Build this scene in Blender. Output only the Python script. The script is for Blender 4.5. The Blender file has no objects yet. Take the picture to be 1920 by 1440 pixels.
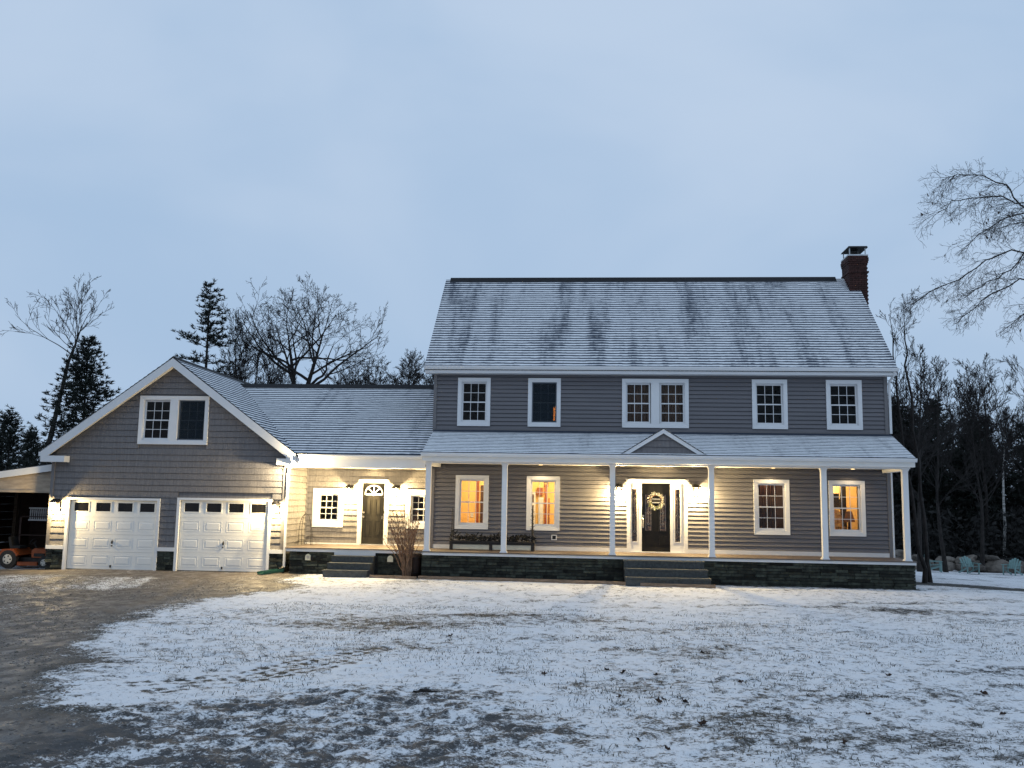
import bpy, math, random
import numpy as np
from mathutils import Vector, Matrix

random.seed(7)
S = bpy.context.scene
COL = S.collection

# ------------------------------------------------------------------ camera
CAM_POS = Vector((4.7395, -28.652, 1.4601))
CP, CR, CY = 0.1269, 0.0166, 0.0791
cam_d = bpy.data.cameras.new("camera")
cam = bpy.data.objects.new("camera", cam_d)
COL.objects.link(cam)
cam_d.sensor_width = 36.0
cam_d.lens = 36.0 * 1731.21 / 1920.0
cam_d.clip_start = 0.1
cam_d.clip_end = 900.0
_f = Vector((-math.sin(CY) * math.cos(CP), math.cos(CY) * math.cos(CP), math.sin(CP)))
_r = Vector((math.cos(CY), math.sin(CY), 0.0))
_u = _r.cross(_f)
_r2 = _r * math.cos(CR) + _u * math.sin(CR)
_u2 = -_r * math.sin(CR) + _u * math.cos(CR)
m = Matrix.Identity(4)
for i in range(3):
    m[i][0], m[i][1], m[i][2], m[i][3] = _r2[i], _u2[i], -_f[i], CAM_POS[i]
cam.matrix_world = m
S.camera = cam

# ------------------------------------------------------------------ sky, sun, exposure
W = bpy.data.worlds.new("World")
S.world = W
W.use_nodes = True
wn, wl = W.node_tree.nodes, W.node_tree.links
wn.clear()
w_out = wn.new("ShaderNodeOutputWorld")
w_sky = wn.new("ShaderNodeTexSky")
w_sky.sky_type = 'NISHITA'
w_sky.sun_disc = False
w_sky.sun_elevation = math.radians(4)
w_sky.sun_rotation = math.radians(200)
w_bg1 = wn.new("ShaderNodeBackground")
w_bg1.inputs[1].default_value = 0.05
wl.new(w_sky.outputs[0], w_bg1.inputs[0])
w_tc = wn.new("ShaderNodeTexCoord")
w_map = wn.new("ShaderNodeMapping")
w_map.inputs['Scale'].default_value = (1.0, 1.0, 1.7)
w_map.inputs['Location'].default_value = (3.1, 1.7, 0.4)
wl.new(w_tc.outputs['Generated'], w_map.inputs[0])
w_no = wn.new("ShaderNodeTexNoise")
w_no.inputs['Scale'].default_value = 2.1
w_no.inputs['Detail'].default_value = 4.5
w_no.inputs['Roughness'].default_value = 0.5
w_no.inputs['Distortion'].default_value = 0.4
wl.new(w_map.outputs[0], w_no.inputs['Vector'])
w_cr = wn.new("ShaderNodeValToRGB")
w_cr.color_ramp.interpolation = 'EASE'
w_cr.color_ramp.elements[0].position = 0.3
w_cr.color_ramp.elements[0].color = (0.415, 0.570, 0.785, 1)
w_cr.color_ramp.elements[1].position = 0.7
w_cr.color_ramp.elements[1].color = (0.535, 0.665, 0.850, 1)
wl.new(w_no.outputs[0], w_cr.inputs[0])
w_bg2 = wn.new("ShaderNodeBackground")
w_bg2.inputs[1].default_value = 1.0
wl.new(w_cr.outputs[0], w_bg2.inputs[0])
w_mix = wn.new("ShaderNodeMixShader")
w_mix.inputs[0].default_value = 0.93          # share of the sky that the cloud deck covers
wl.new(w_bg1.outputs[0], w_mix.inputs[1])
wl.new(w_bg2.outputs[0], w_mix.inputs[2])
wl.new(w_mix.outputs[0], w_out.inputs[0])

sun_d = bpy.data.lights.new("sun", 'SUN')
sun_d.energy = 0.14
sun_d.angle = math.radians(40)
sun_d.color = (0.86, 0.93, 1.0)
sun = bpy.data.objects.new("sun", sun_d)
COL.objects.link(sun)
sun.rotation_euler = (math.radians(38), 0, math.radians(-20))

S.view_settings.view_transform = 'Standard'
S.view_settings.look = 'None'
S.view_settings.exposure = 0.0
S.view_settings.gamma = 1.0
S.view_settings.use_curve_mapping = False
S.render.engine = 'CYCLES'
S.cycles.max_bounces = 8
S.cycles.transparent_max_bounces = 16
S.cycles.sample_clamp_indirect = 4.0
S.cycles.caustics_reflective = False
S.cycles.caustics_refractive = False
S.cycles.use_denoising = True

# ------------------------------------------------------------------ materials
def new_mat(name):
    mt = bpy.data.materials.new(name)
    mt.use_nodes = True
    nt = mt.node_tree
    b = nt.nodes["Principled BSDF"]
    return mt, nt, b

def node(nt, t, **kw):
    n = nt.nodes.new(t)
    for k, v in kw.items():
        if k in n.inputs:
            n.inputs[k].default_value = v
        else:
            setattr(n, k, v)
    return n

def mixc(nt, fac, a, b, blend='MIX'):
    n = nt.nodes.new("ShaderNodeMix")
    n.data_type = 'RGBA'
    n.blend_type = blend
    for sock, v in ((n.inputs[0], fac), (n.inputs[6], a), (n.inputs[7], b)):
        if isinstance(v, bpy.types.NodeSocket):
            nt.links.new(v, sock)
        elif isinstance(v, (int, float)):
            sock.default_value = v
        else:
            sock.default_value = (*v[:3], 1)
    return n.outputs[2]

def mth(nt, op, a, b=None, c=None, clamp=False):
    n = nt.nodes.new("ShaderNodeMath")
    n.operation = op
    n.use_clamp = clamp
    for i, v in enumerate((a, b, c)):
        if v is None:
            continue
        if isinstance(v, bpy.types.NodeSocket):
            nt.links.new(v, n.inputs[i])
        else:
            n.inputs[i].default_value = v
    return n.outputs[0]

def sstep(nt, x, lo, hi):
    n = nt.nodes.new("ShaderNodeMapRange")
    n.interpolation_type = 'SMOOTHSTEP'
    nt.links.new(x, n.inputs[0])
    n.inputs[1].default_value = lo
    n.inputs[2].default_value = hi
    return n.outputs[0]

def noise(nt, vec, scale, detail=4, rough=0.55, dist=0.0):
    n = node(nt, "ShaderNodeTexNoise", Scale=scale, Detail=detail, Roughness=rough, Distortion=dist)
    nt.links.new(vec, n.inputs['Vector'])
    return n.outputs[0]

def gvec(nt, scale=(1, 1, 1), src='pos'):
    mp = nt.nodes.new("ShaderNodeMapping")
    mp.inputs['Scale'].default_value = scale
    if src == 'pos':
        g = nt.nodes.new("ShaderNodeNewGeometry")
        nt.links.new(g.outputs['Position'], mp.inputs[0])
    else:
        g = nt.nodes.new("ShaderNodeTexCoord")
        nt.links.new(g.outputs['Object'], mp.inputs[0])
    return mp.outputs[0]

def mat(name, col, rough=0.6, var=0.12, scale=3.0, bump=0.0, bscale=40.0, metal=0.0, rand=0.0,
        spec=0.4, stretch=(1, 1, 1), src='pos', col2=None):
    mt, nt, b = new_mat(name)
    v = gvec(nt, stretch, src)
    n1 = noise(nt, v, scale, 5, 0.6)
    dark = col2 if col2 else tuple(c * (1 - var * 2) for c in col)
    light = tuple(min(1, c * (1 + var)) for c in col)
    c = mixc(nt, sstep(nt, n1, 0.3, 0.7), dark, light)
    if rand:
        oi = nt.nodes.new("ShaderNodeObjectInfo")
        f = mth(nt, 'MULTIPLY_ADD', oi.outputs['Random'], 2 * rand, 1 - rand)
        cc = nt.nodes.new("ShaderNodeCombineColor")
        for i in range(3):
            nt.links.new(f, cc.inputs[i])
        c = mixc(nt, 1.0, c, cc.outputs[0], 'MULTIPLY')
    nt.links.new(c, b.inputs['Base Color'])
    b.inputs['Roughness'].default_value = rough
    b.inputs['Metallic'].default_value = metal
    b.inputs['Specular IOR Level'].default_value = spec
    if bump:
        bp = node(nt, "ShaderNodeBump", Strength=bump, Distance=0.02)
        nt.links.new(noise(nt, v, bscale, 4, 0.6), bp.inputs['Height'])
        nt.links.new(bp.outputs[0], b.inputs['Normal'])
    return mt

def emit_mat(name, col, strength):
    mt, nt, b = new_mat(name)
    b.inputs['Base Color'].default_value = (*col, 1)
    b.inputs['Emission Color'].default_value = (*col, 1)
    b.inputs['Emission Strength'].default_value = strength
    return mt

M = {}
M['vinyl'] = mat('vinyl_siding', (0.142, 0.138, 0.148), 0.55, 0.04, 0.8, 0.10, 60, stretch=(1, 1, 6), rand=0.03)
M['shake'] = mat('shake_siding', (0.168, 0.160, 0.162), 0.65, 0.08, 2.2, 0.25, 30, stretch=(9, 9, 0.8), rand=0.03)
M['corner'] = mat('corner_board', (0.16, 0.154, 0.158), 0.55, 0.03)
M['white'] = mat('white_trim', (0.70, 0.71, 0.72), 0.45, 0.02, 1.5)
M['door_white'] = mat('garage_door_paint', (0.78, 0.78, 0.75), 0.45, 0.02, 1.2, 0.04, 90)
M['soffit'] = mat('soffit', (0.74, 0.73, 0.70), 0.6, 0.02)
M['black_door'] = mat('black_door_paint', (0.009, 0.009, 0.010), 0.4, 0.1, 8, spec=0.15)
M['olive_door'] = mat('dark_door_paint', (0.028, 0.026, 0.021), 0.4, 0.06, 8, spec=0.2)
M['metal'] = mat('dark_metal', (0.03, 0.028, 0.027), 0.45, 0.2, 9, metal=0.6)
M['brass'] = mat('brushed_nickel', (0.55, 0.5, 0.42), 0.3, 0.05, 9, metal=0.9)
M['galv'] = mat('galvanised', (0.5, 0.52, 0.53), 0.45, 0.1, 9, metal=0.7)
M['deck'] = mat('deck_boards', (0.11, 0.085, 0.07), 0.6, 0.12, 3, 0.2, 30, stretch=(1, 8, 1), rand=0.12)
M['stone'] = mat('ledge_stone', (0.036, 0.041, 0.032), 0.7, 0.3, 7, 0.7, 28, rand=0.75, spec=0.25)
M['mortar'] = mat('stone_backing', (0.03, 0.031, 0.029), 0.9, 0.2, 9)
M['granite'] = mat('granite_step', (0.062, 0.069, 0.069), 0.7, 0.16, 14, 0.5, 60)
M['brick'] = mat('red_brick', (0.046, 0.016, 0.013), 0.85, 0.2, 12, 0.4, 50, rand=0.3)
M['brick_mortar'] = mat('brick_mortar', (0.04, 0.032, 0.03), 0.9, 0.1)
M['bark'] = mat('bark', (0.024, 0.020, 0.018), 0.9, 0.3, 5, 0.5, 20)
M['bark_pale'] = mat('pale_bark', (0.40, 0.39, 0.37), 0.8, 0.35, 3, 0.3, 20, stretch=(1, 1, 3))
M['twig'] = mat('twig', (0.020, 0.017, 0.016), 0.9, 0.2, 3)
M['needle'] = mat('pine_needles', (0.012, 0.018, 0.013), 0.8, 0.35, 2.0)
M['brush'] = mat('undergrowth', (0.013, 0.013, 0.012), 0.9, 0.4, 1.5)
M['stem'] = mat('bare_stem', (0.22, 0.135, 0.085), 0.8, 0.2, 9)
M['seed'] = mat('dried_flower', (0.17, 0.075, 0.045), 0.9, 0.3, 20)
M['grass'] = mat('dead_grass', (0.065, 0.064, 0.045), 0.9, 0.4, 3)
M['leaf'] = mat('dead_leaf', (0.045, 0.026, 0.018), 0.9, 0.3, 30, rand=0.4)
M['clod'] = mat('dark_soil', (0.030, 0.025, 0.022), 0.95, 0.3, 12, 0.5, 30)
M['timber'] = mat('weathered_timber', (0.26, 0.18, 0.12), 0.8, 0.2, 4, 0.4, 25, stretch=(1, 8, 8))
M['ply'] = mat('plywood', (0.36, 0.30, 0.235), 0.75, 0.12, 2.5, 0.2, 20, stretch=(1, 4, 4))
M['orange'] = mat('orange_paint', (0.26, 0.060, 0.014), 0.5, 0.1, 6)
M['tyre'] = mat('tyre_rubber', (0.02, 0.02, 0.02), 0.85, 0.1, 9)
M['rim'] = mat('pale_wheel_rim', (0.55, 0.53, 0.47), 0.5, 0.08, 9)
M['tarp'] = mat('navy_plastic', (0.02, 0.03, 0.065), 0.5, 0.2, 5)
M['mint'] = mat('mint_plastic', (0.17, 0.29, 0.285), 0.5, 0.06, 5)
M['boulder'] = mat('boulder', (0.155, 0.135, 0.115), 0.85, 0.3, 2.2, 0.8, 9, rand=0.35)
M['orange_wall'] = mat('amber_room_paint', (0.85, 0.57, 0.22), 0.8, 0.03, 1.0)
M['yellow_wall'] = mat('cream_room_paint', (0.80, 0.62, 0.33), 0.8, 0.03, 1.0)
M['dark_room'] = mat('unlit_room', (0.08, 0.07, 0.065), 0.8, 0.1)
M['ceil'] = mat('room_ceiling', (0.80, 0.72, 0.50), 0.8, 0.02)
M['wood_dark'] = mat('dark_wood', (0.055, 0.024, 0.014), 0.5, 0.2, 6, stretch=(1, 1, 6))
M['wood_red'] = mat('red_wood', (0.26, 0.065, 0.022), 0.5, 0.2, 6, stretch=(1, 1, 6))
M['curtain'] = mat('dim_curtain', (0.17, 0.10, 0.065), 0.9, 0.25, 4, stretch=(9, 9, 0.6))
M['curtain_pale'] = mat('pale_curtain', (0.70, 0.60, 0.42), 0.9, 0.12, 4, stretch=(9, 9, 0.6))
M['floral'] = mat('floral_cloth', (0.72, 0.60, 0.38), 0.9, 0.1, 9, col2=(0.30, 0.15, 0.06))
M['shade_cloth'] = mat('brown_lampshade', (0.26, 0.13, 0.07), 0.9, 0.1, 9)
M['planter_dark'] = mat('planter_black', (0.022, 0.020, 0.019), 0.6, 0.2, 9)
M['planter_pale'] = mat('planter_pale', (0.68, 0.65, 0.52), 0.6, 0.06, 5)
M['bough'] = mat('dark_boughs', (0.011, 0.011, 0.010), 0.8, 0.4, 9)
M['wreath_leaf'] = mat('wreath_leaf', (0.52, 0.52, 0.44), 0.7, 0.25, 30, rand=0.3)
M['wreath_green'] = mat('wreath_green', (0.13, 0.15, 0.05), 0.7, 0.25, 30)
M['slate_sign'] = mat('slate_sign', (0.02, 0.019, 0.018), 0.6, 0.1)
M['plaque'] = mat('pale_plaque', (0.72, 0.68, 0.50), 0.6, 0.06, 9)
M['green_plastic'] = mat('green_plastic', (0.02, 0.10, 0.07), 0.5, 0.1, 5)
M['barrel'] = mat('barrel_brown', (0.030, 0.016, 0.012), 0.7, 0.25, 5, stretch=(9, 9, 1))
M['screen_frame'] = mat('screen_frame', (0.13, 0.15, 0.18), 0.6, 0.05)
M['ridge'] = mat('ridge_vent', (0.014, 0.015, 0.018), 0.85, 0.2, 9)
M['ridge_side'] = mat('roof_edge', (0.03, 0.032, 0.038), 0.85, 0.2, 9)
M['bulb'] = emit_mat('lit_bulb', (1.0, 0.86, 0.58), 30.0)
M['flood'] = emit_mat('lit_floodlamp', (1.0, 0.90, 0.70), 30.0)
M['room_lamp'] = emit_mat('lit_room_lamp', (1.0, 0.72, 0.34), 5.0)

def glass_mat(name, tint, spec_mix, dark=0.0):
    mt = bpy.data.materials.new(name)
    mt.use_nodes = True
    nt = mt.node_tree
    nt.nodes.clear()
    o = nt.nodes.new("ShaderNodeOutputMaterial")
    tr = nt.nodes.new("ShaderNodeBsdfTransparent")
    tr.inputs[0].default_value = (*tint, 1)
    gl = nt.nodes.new("ShaderNodeBsdfGlossy")
    gl.inputs['Roughness'].default_value = 0.02
    gl.inputs[0].default_value = (0.9, 0.95, 1, 1)
    fr = nt.nodes.new("ShaderNodeFresnel")
    fr.inputs[0].default_value = spec_mix
    mx = nt.nodes.new("ShaderNodeMixShader")
    nt.links.new(fr.outputs[0], mx.inputs[0])
    nt.links.new(tr.outputs[0], mx.inputs[1])
    nt.links.new(gl.outputs[0], mx.inputs[2])
    last = mx.outputs[0]
    if dark:
        df = nt.nodes.new("ShaderNodeBsdfDiffuse")
        df.inputs[0].default_value = (0.03, 0.04, 0.05, 1)
        m2 = nt.nodes.new("ShaderNodeMixShader")
        m2.inputs[0].default_value = dark
        nt.links.new(last, m2.inputs[1])
        nt.links.new(df.outputs[0], m2.inputs[2])
        last = m2.outputs[0]
    nt.links.new(last, o.inputs[0])
    return mt
M['glass'] = glass_mat('window_glass', (0.93, 0.93, 0.92), 1.18)
M['screen'] = glass_mat('insect_screen', (0.8, 0.8, 0.8), 1.02, 0.5)
M['frosted'] = mat('leaded_glass', (0.045, 0.030, 0.024), 0.25, 0.5, 7, stretch=(1, 1, 2), spec=0.6)
M['came'] = mat('lead_came', (0.25, 0.24, 0.23), 0.4, 0.1, metal=0.5)
M['dark_glass'] = mat('dark_glass', (0.008, 0.008, 0.009), 0.15, 0.1, spec=0.25)

def roof_mat(name, cover, b0=0.30, b1=0.55, bare=False):
    """dark asphalt shingles under a thin dusting of snow that lies on the flat of each course"""
    mt, nt, b = new_mat(name)
    uv = nt.nodes.new("ShaderNodeUVMap")
    sp = nt.nodes.new("ShaderNodeSeparateXYZ")
    nt.links.new(uv.outputs[0], sp.inputs[0])
    v = sp.outputs[1]
    base = mixc(nt, noise(nt, gvec(nt, (3, 30, 30)), 2.0, 4, 0.7), (0.022, 0.030, 0.048), (0.075, 0.092, 0.125))
    wig = noise(nt, gvec(nt, (1, 1, 1)), 5.5, 4, 0.65)
    fine = noise(nt, gvec(nt, (1, 1, 1)), 38.0, 3, 0.7)
    streak = noise(nt, gvec(nt, (1.5, 0.16, 0.16)), 1.0, 4, 0.62, 0.25)
    patch = noise(nt, gvec(nt, (0.6, 0.5, 0.5)), 0.9, 3, 0.6)
    lim = mth(nt, 'MULTIPLY_ADD', wig, 0.62, v)
    lim = mth(nt, 'MULTIPLY_ADD', fine, 0.26, lim)
    lim = mth(nt, 'MULTIPLY_ADD', streak, 1.6, lim)
    lim = mth(nt, 'MULTIPLY_ADD', patch, 0.5, lim)
    snow = sstep(nt, lim, 2.20 - cover, 2.58 - cover)
    top = mth(nt, 'SUBTRACT', 1.0, sstep(nt, v, 0.80, 1.0))
    snow = mth(nt, 'MULTIPLY', snow, mth(nt, 'MULTIPLY_ADD', top, 0.7, 0.3))
    butt = sstep(nt, mth(nt, 'MULTIPLY_ADD', wig, 0.25, v), b0 + 0.06, b1 + 0.06)
    snow = mth(nt, 'MULTIPLY', snow, butt)
    if bare:        # the strip right under the wall that the falling snow does not reach
        g = nt.nodes.new("ShaderNodeNewGeometry")
        sx_ = nt.nodes.new("ShaderNodeSeparateXYZ")
        nt.links.new(g.outputs['Position'], sx_.inputs[0])
        yy = mth(nt, 'MULTIPLY_ADD', wig, 0.12, sx_.outputs[1])
        snow = mth(nt, 'MULTIPLY', snow, mth(nt, 'SUBTRACT', 1.0, sstep(nt, yy, -0.30, -0.12)))
    snow = mth(nt, 'MULTIPLY', snow, 0.95)
    nt.links.new(mixc(nt, snow, base, (0.84, 0.86, 0.88)), b.inputs['Base Color'])
    b.inputs['Roughness'].default_value = 0.8
    b.inputs['Specular IOR Level'].default_value = 0.25
    bp = node(nt, "ShaderNodeBump", Strength=0.5, Distance=0.006)
    nt.links.new(mth(nt, 'MULTIPLY_ADD', snow, 0.8, fine), bp.inputs['Height'])
    nt.links.new(bp.outputs[0], b.inputs['Normal'])
    return mt
M['roof'] = roof_mat('snowy_shingle', 0.60, 0.22, 0.46)
M['roof_link'] = roof_mat('snowy_shingle_link', 0.72, 0.26, 0.46)
M['roof_porch'] = roof_mat('snowy_shingle_porch', 0.98, 0.06, 0.26, True)

# ------------------------------------------------------------------ mesh helpers
class MB:
    def __init__(self):
        self.v, self.f, self.uv = [], [], []
    def add(self, vs, fs):
        n = len(self.v)
        self.v.extend([tuple(p) for p in vs])
        self.f.extend([tuple(i + n for i in q) for q in fs])
        return self
    def box(self, x0, x1, y0, y1, z0, z1):
        if x0 > x1: x0, x1 = x1, x0
        if y0 > y1: y0, y1 = y1, y0
        if z0 > z1: z0, z1 = z1, z0
        return self.add([(x0, y0, z0), (x1, y0, z0), (x1, y1, z0), (x0, y1, z0), (x0, y0, z1), (x1, y0, z1), (x1, y1, z1), (x0, y1, z1)],
                 [(0, 3, 2, 1), (4, 5, 6, 7), (0, 1, 5, 4), (1, 2, 6, 5), (2, 3, 7, 6), (3, 0, 4, 7)])
    def prism(self, pts, d):
        """extrude a polygon of 3-D points by vector d"""
        n = len(pts)
        d = Vector(d)
        vs = [Vector(p) for p in pts] + [Vector(p) + d for p in pts]
        fs = [tuple(range(n))[::-1], tuple(range(n, 2 * n))]
        fs += [(i, (i + 1) % n, n + (i + 1) % n, n + i) for i in range(n)]
        return self.add(vs, fs)
    def tube(self, pts, rad, n=6, caps=True):
        pts = [Vector(p) for p in pts]
        k = len(pts)
        if isinstance(rad, (int, float)):
            rad = [rad] * k
        base = len(self.v)
        a = None
        for i, p in enumerate(pts):
            t = (pts[min(i + 1, k - 1)] - pts[max(i - 1, 0)])
            if t.length < 1e-9:
                t = Vector((0, 0, 1))
            t.normalize()
            if a is None:
                a = t.orthogonal().normalized()
            else:
                a = a - t * a.dot(t)
                a = a.normalized() if a.length > 1e-6 else t.orthogonal().normalized()
            b = t.cross(a)
            r = rad[i]
            for j in range(n):
                w = 2 * math.pi * j / n
                q = p + a * (math.cos(w) * r) + b * (math.sin(w) * r)
                self.v.append((q.x, q.y, q.z))
        for i in range(k - 1):
            for j in range(n):
                j2 = (j + 1) % n
                self.f.append((base + i * n + j, base + i * n + j2, base + (i + 1) * n + j2, base + (i + 1) * n + j))
        if caps and n > 3:
            self.f.append(tuple(base + j for j in range(n))[::-1])
            self.f.append(tuple(base + (k - 1) * n + j for j in range(n)))
        return self
    def bar(self, a, b, w, h=None):
        """a straight square bar between two points"""
        a, b = Vector(a), Vector(b)
        t = (b - a).normalized()
        u = t.cross(Vector((0, 0, 1)))
        u = u.normalized() if u.length > 1e-4 else Vector((1, 0, 0))
        v = u.cross(t).normalized()
        h = h or w
        q = [u * (sx * w / 2) + v * (sy * h / 2) for sx, sy in ((-1, -1), (1, -1), (1, 1), (-1, 1))]
        return self.add([a + x for x in q] + [b + x for x in q],
                 [(3, 2, 1, 0), (4, 5, 6, 7), (0, 1, 5, 4), (1, 2, 6, 5), (2, 3, 7, 6), (3, 0, 4, 7)])
    def lathe(self, prof, c=(0, 0, 0), n=12, axis='z'):
        base = len(self.v)
        k = len(prof)
        for r, h in prof:
            for j in range(n):
                w = 2 * math.pi * j / n
                p = (r * math.cos(w), r * math.sin(w), h)
                if axis == 'y':
                    p = (p[0], p[2], p[1])
                elif axis == 'x':
                    p = (p[2], p[0], p[1])
                self.v.append((p[0] + c[0], p[1] + c[1], p[2] + c[2]))
        for i in range(k - 1):
            for j in range(n):
                j2 = (j + 1) % n
                self.f.append((base + i * n + j, base + i * n + j2, base + (i + 1) * n + j2, base + (i + 1) * n + j))
        self.f.append(tuple(base + j for j in range(n))[::-1])
        self.f.append(tuple(base + (k - 1) * n + j for j in range(n)))
        return self
    def mesh(self, name, mt, smooth=False):
        me = bpy.data.meshes.new(name)
        me.from_pydata(self.v, [], self.f)
        if mt:
            me.materials.append(mt)
        if smooth:
            me.polygons.foreach_set('use_smooth', [True] * len(me.polygons))
        me.update()
        return me

def link(name, me, parent=None, loc=None):
    o = bpy.data.objects.new(name, me)
    COL.objects.link(o)
    if parent is not None:
        o.parent = parent
        if parent.get('_w'):
            o.matrix_parent_inverse = Matrix.Translation(-parent.location)
    if loc is not None:
        o.location = loc
    return o

def part(name, mb, mt, parent, smooth=False, loc=None, stuff=False, label=None):
    o = link(name, mb.mesh(name, mt, smooth), parent, loc)
    if stuff:
        o['kind'] = 'stuff'
    if label:
        o['label'] = label
    return o

WORLD_THINGS = []
def thing(name, label, cat, loc=(0, 0, 0), group=None, world=False, rz=0.0):
    o = bpy.data.objects.new(name, None)
    o.empty_display_size = 0.2
    COL.objects.link(o)
    o.location = loc
    o.rotation_euler = (0, 0, rz)
    o['label'] = label
    o['category'] = cat
    if group:
        o['group'] = group
    if world:
        o['_w'] = 1            # children are given in world coordinates
        WORLD_THINGS.append(o)
    return o

def dup(root, loc, rz=0.0, label=None, sc=1.0, group=None):
    def cp(o, par):
        c = o.copy()
        COL.objects.link(c)
        if par is not None:
            c.parent = par
        for ch in KIDS(o):
            cp(ch, c)
        return c
    r = cp(root, None)
    r.location = loc
    r.rotation_euler = (0, 0, rz)
    r.scale = (sc, sc, sc)
    if label:
        r['label'] = label
    if group:
        r['group'] = group
    return r

def KIDS(o):
    return list(o.children)

def single(name, mb, mt, label, cat, group=None, smooth=False, loc=None):
    o = link(name, mb.mesh(name, mt, smooth), None, loc)
    o['label'] = label
    o['category'] = cat
    if group:
        o['group'] = group
    return o

def lamp(kind, loc, energy, col, size=0.04, **kw):
    d = bpy.data.lights.new("lamp_light", kind)
    d.energy = energy
    d.color = col
    if kind == 'AREA':
        d.size = size
    else:
        d.shadow_soft_size = size
    for k, v in kw.items():
        setattr(d, k, v)
    o = bpy.data.objects.new("lamp_light", d)
    COL.objects.link(o)
    o.location = loc
    return o

# ------------------------------------------------------------------ terrain
def npnoise(x, y, seed=0):
    xi, yi = np.floor(x).astype(np.int64), np.floor(y).astype(np.int64)
    xf, yf = x - xi, y - yi
    def h(a, b):
        n = (a * 374761393 + b * 668265263 + seed * 974711) & 0x7fffffff
        n = ((n ^ (n >> 13)) * 1274126177) & 0x7fffffff
        return ((n ^ (n >> 16)) & 0xffff) / 65535.0
    u, v = xf * xf * (3 - 2 * xf), yf * yf * (3 - 2 * yf)
    return (h(xi, yi) * (1 - u) + h(xi + 1, yi) * u) * (1 - v) + (h(xi, yi + 1) * (1 - u) + h(xi + 1, yi + 1) * u) * v
def fbm(x, y, s, o=4, seed=0):
    r, a, t = 0, 1.0, 0
    for i in range(o):
        r = r + a * npnoise(x * s, y * s, seed + i * 17)
        t += a
        a *= 0.55
        s *= 2.03
    return r / t
def ss(a, b, x):
    t = np.clip((x - a) / (b - a), 0, 1)
    return t * t * (3 - 2 * t)
def ground_z(x, y):
    x, y = np.asarray(x, float), np.asarray(y, float)
    z = -0.765 + 0.33 * ss(-5, -28, y) - 0.20 * ss(-9.5, -16, x) * ss(-12, -2, y) - 0.03 * ss(0, -8, x)
    d = (x - 14.2) * 0.822 + (y + 1.0) * 0.569
    dd = np.where(x > 10, d, d * 0 - 1)
    z = z - 1.42 * ss(0, 30, dd) * ss(12, 15, x)
    z = z - 0.6 * ss(8, 30, y) * (1 - ss(12, 15, x))
    return z
def gz(x, y):
    return float(ground_z(x, y))

def poly_dist(px, py, poly):
    """signed distance to a polygon, positive inside"""
    best = np.full(px.shape, 1e9)
    inside = np.zeros(px.shape, bool)
    n = len(poly)
    for i in range(n):
        (x1, y1), (x2, y2) = poly[i], poly[(i + 1) % n]
        dx, dy = x2 - x1, y2 - y1
        t = np.clip(((px - x1) * dx + (py - y1) * dy) / (dx * dx + dy * dy + 1e-9), 0, 1)
        best = np.minimum(best, np.hypot(px - x1 - t * dx, py - y1 - t * dy))
        c = ((y1 > py) != (y2 > py)) & (px < dx * (py - y1) / (dy + 1e-12) + x1)
        inside ^= c
    return np.where(inside, best, -best)
def line_dist(px, py, pl):
    best = np.full(px.shape, 1e9)
    for (x1, y1), (x2, y2) in zip(pl[:-1], pl[1:]):
        dx, dy = x2 - x1, y2 - y1
        t = np.clip(((px - x1) * dx + (py - y1) * dy) / (dx * dx + dy * dy + 1e-9), 0, 1)
        best = np.minimum(best, np.hypot(px - x1 - t * dx, py - y1 - t * dy))
    return best

DRIVE = [(-60.0, -0.4), (-4.0, -0.4), (-3.36, -3.39), (-2.71, -4.91), (-2.76, -5.98), (-3.29, -8.61), (-3.3, -11.3), (-3.09, -13.66), (-2.33, -15.58),
         (-1.54, -17.23), (-1.06, -18.51), (-0.55, -19.4), (-0.14, -19.9), (0.5, -20.0), (0.91, -20.9), (0.54, -22.41), (0.0, -33.0), (-60.0, -33.0)]
EARTH = [(0.29, -20.1), (1.06, -19.31), (1.93, -18.72), (2.9, -18.44), (3.75, -18.64), (3.63, -19.33), (4.8, -19.93), (4.96, -20.43), (4.25, -21.02), (3.89, -22.93), (0.52, -22.91)]
PATCHES = [([(-0.34, -13.11), (0.77, -11.14), (3.3, -9.77), (5.36, -10.25), (6.08, -11.0), (3.46, -12.1), (1.33, -13.4)], 0.20),
           ([(1.27, -15.7), (2.03, -14.74), (2.88, -14.56), (2.32, -15.8)], 0.16),
           ([(10.84, -7.45), (12.99, -6.93), (13.92, -7.75), (11.46, -8.18)], 0.24),
           ([(5.44, -12.3), (7.33, -10.82), (8.16, -11.11), (6.17, -12.68)], 0.14),
           ([(6.21, -18.85), (7.28, -18.66), (7.7, -20.05), (6.41, -20.04)], 0.03)]
TRACKS = [[(-0.1, -18.71), (0.39, -18.42), (0.84, -17.73), (1.24, -16.67), (1.91, -15.41)], [(0.32, -19.01), (0.87, -18.52), (1.38, -17.54), (1.78, -16.57)]]

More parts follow.
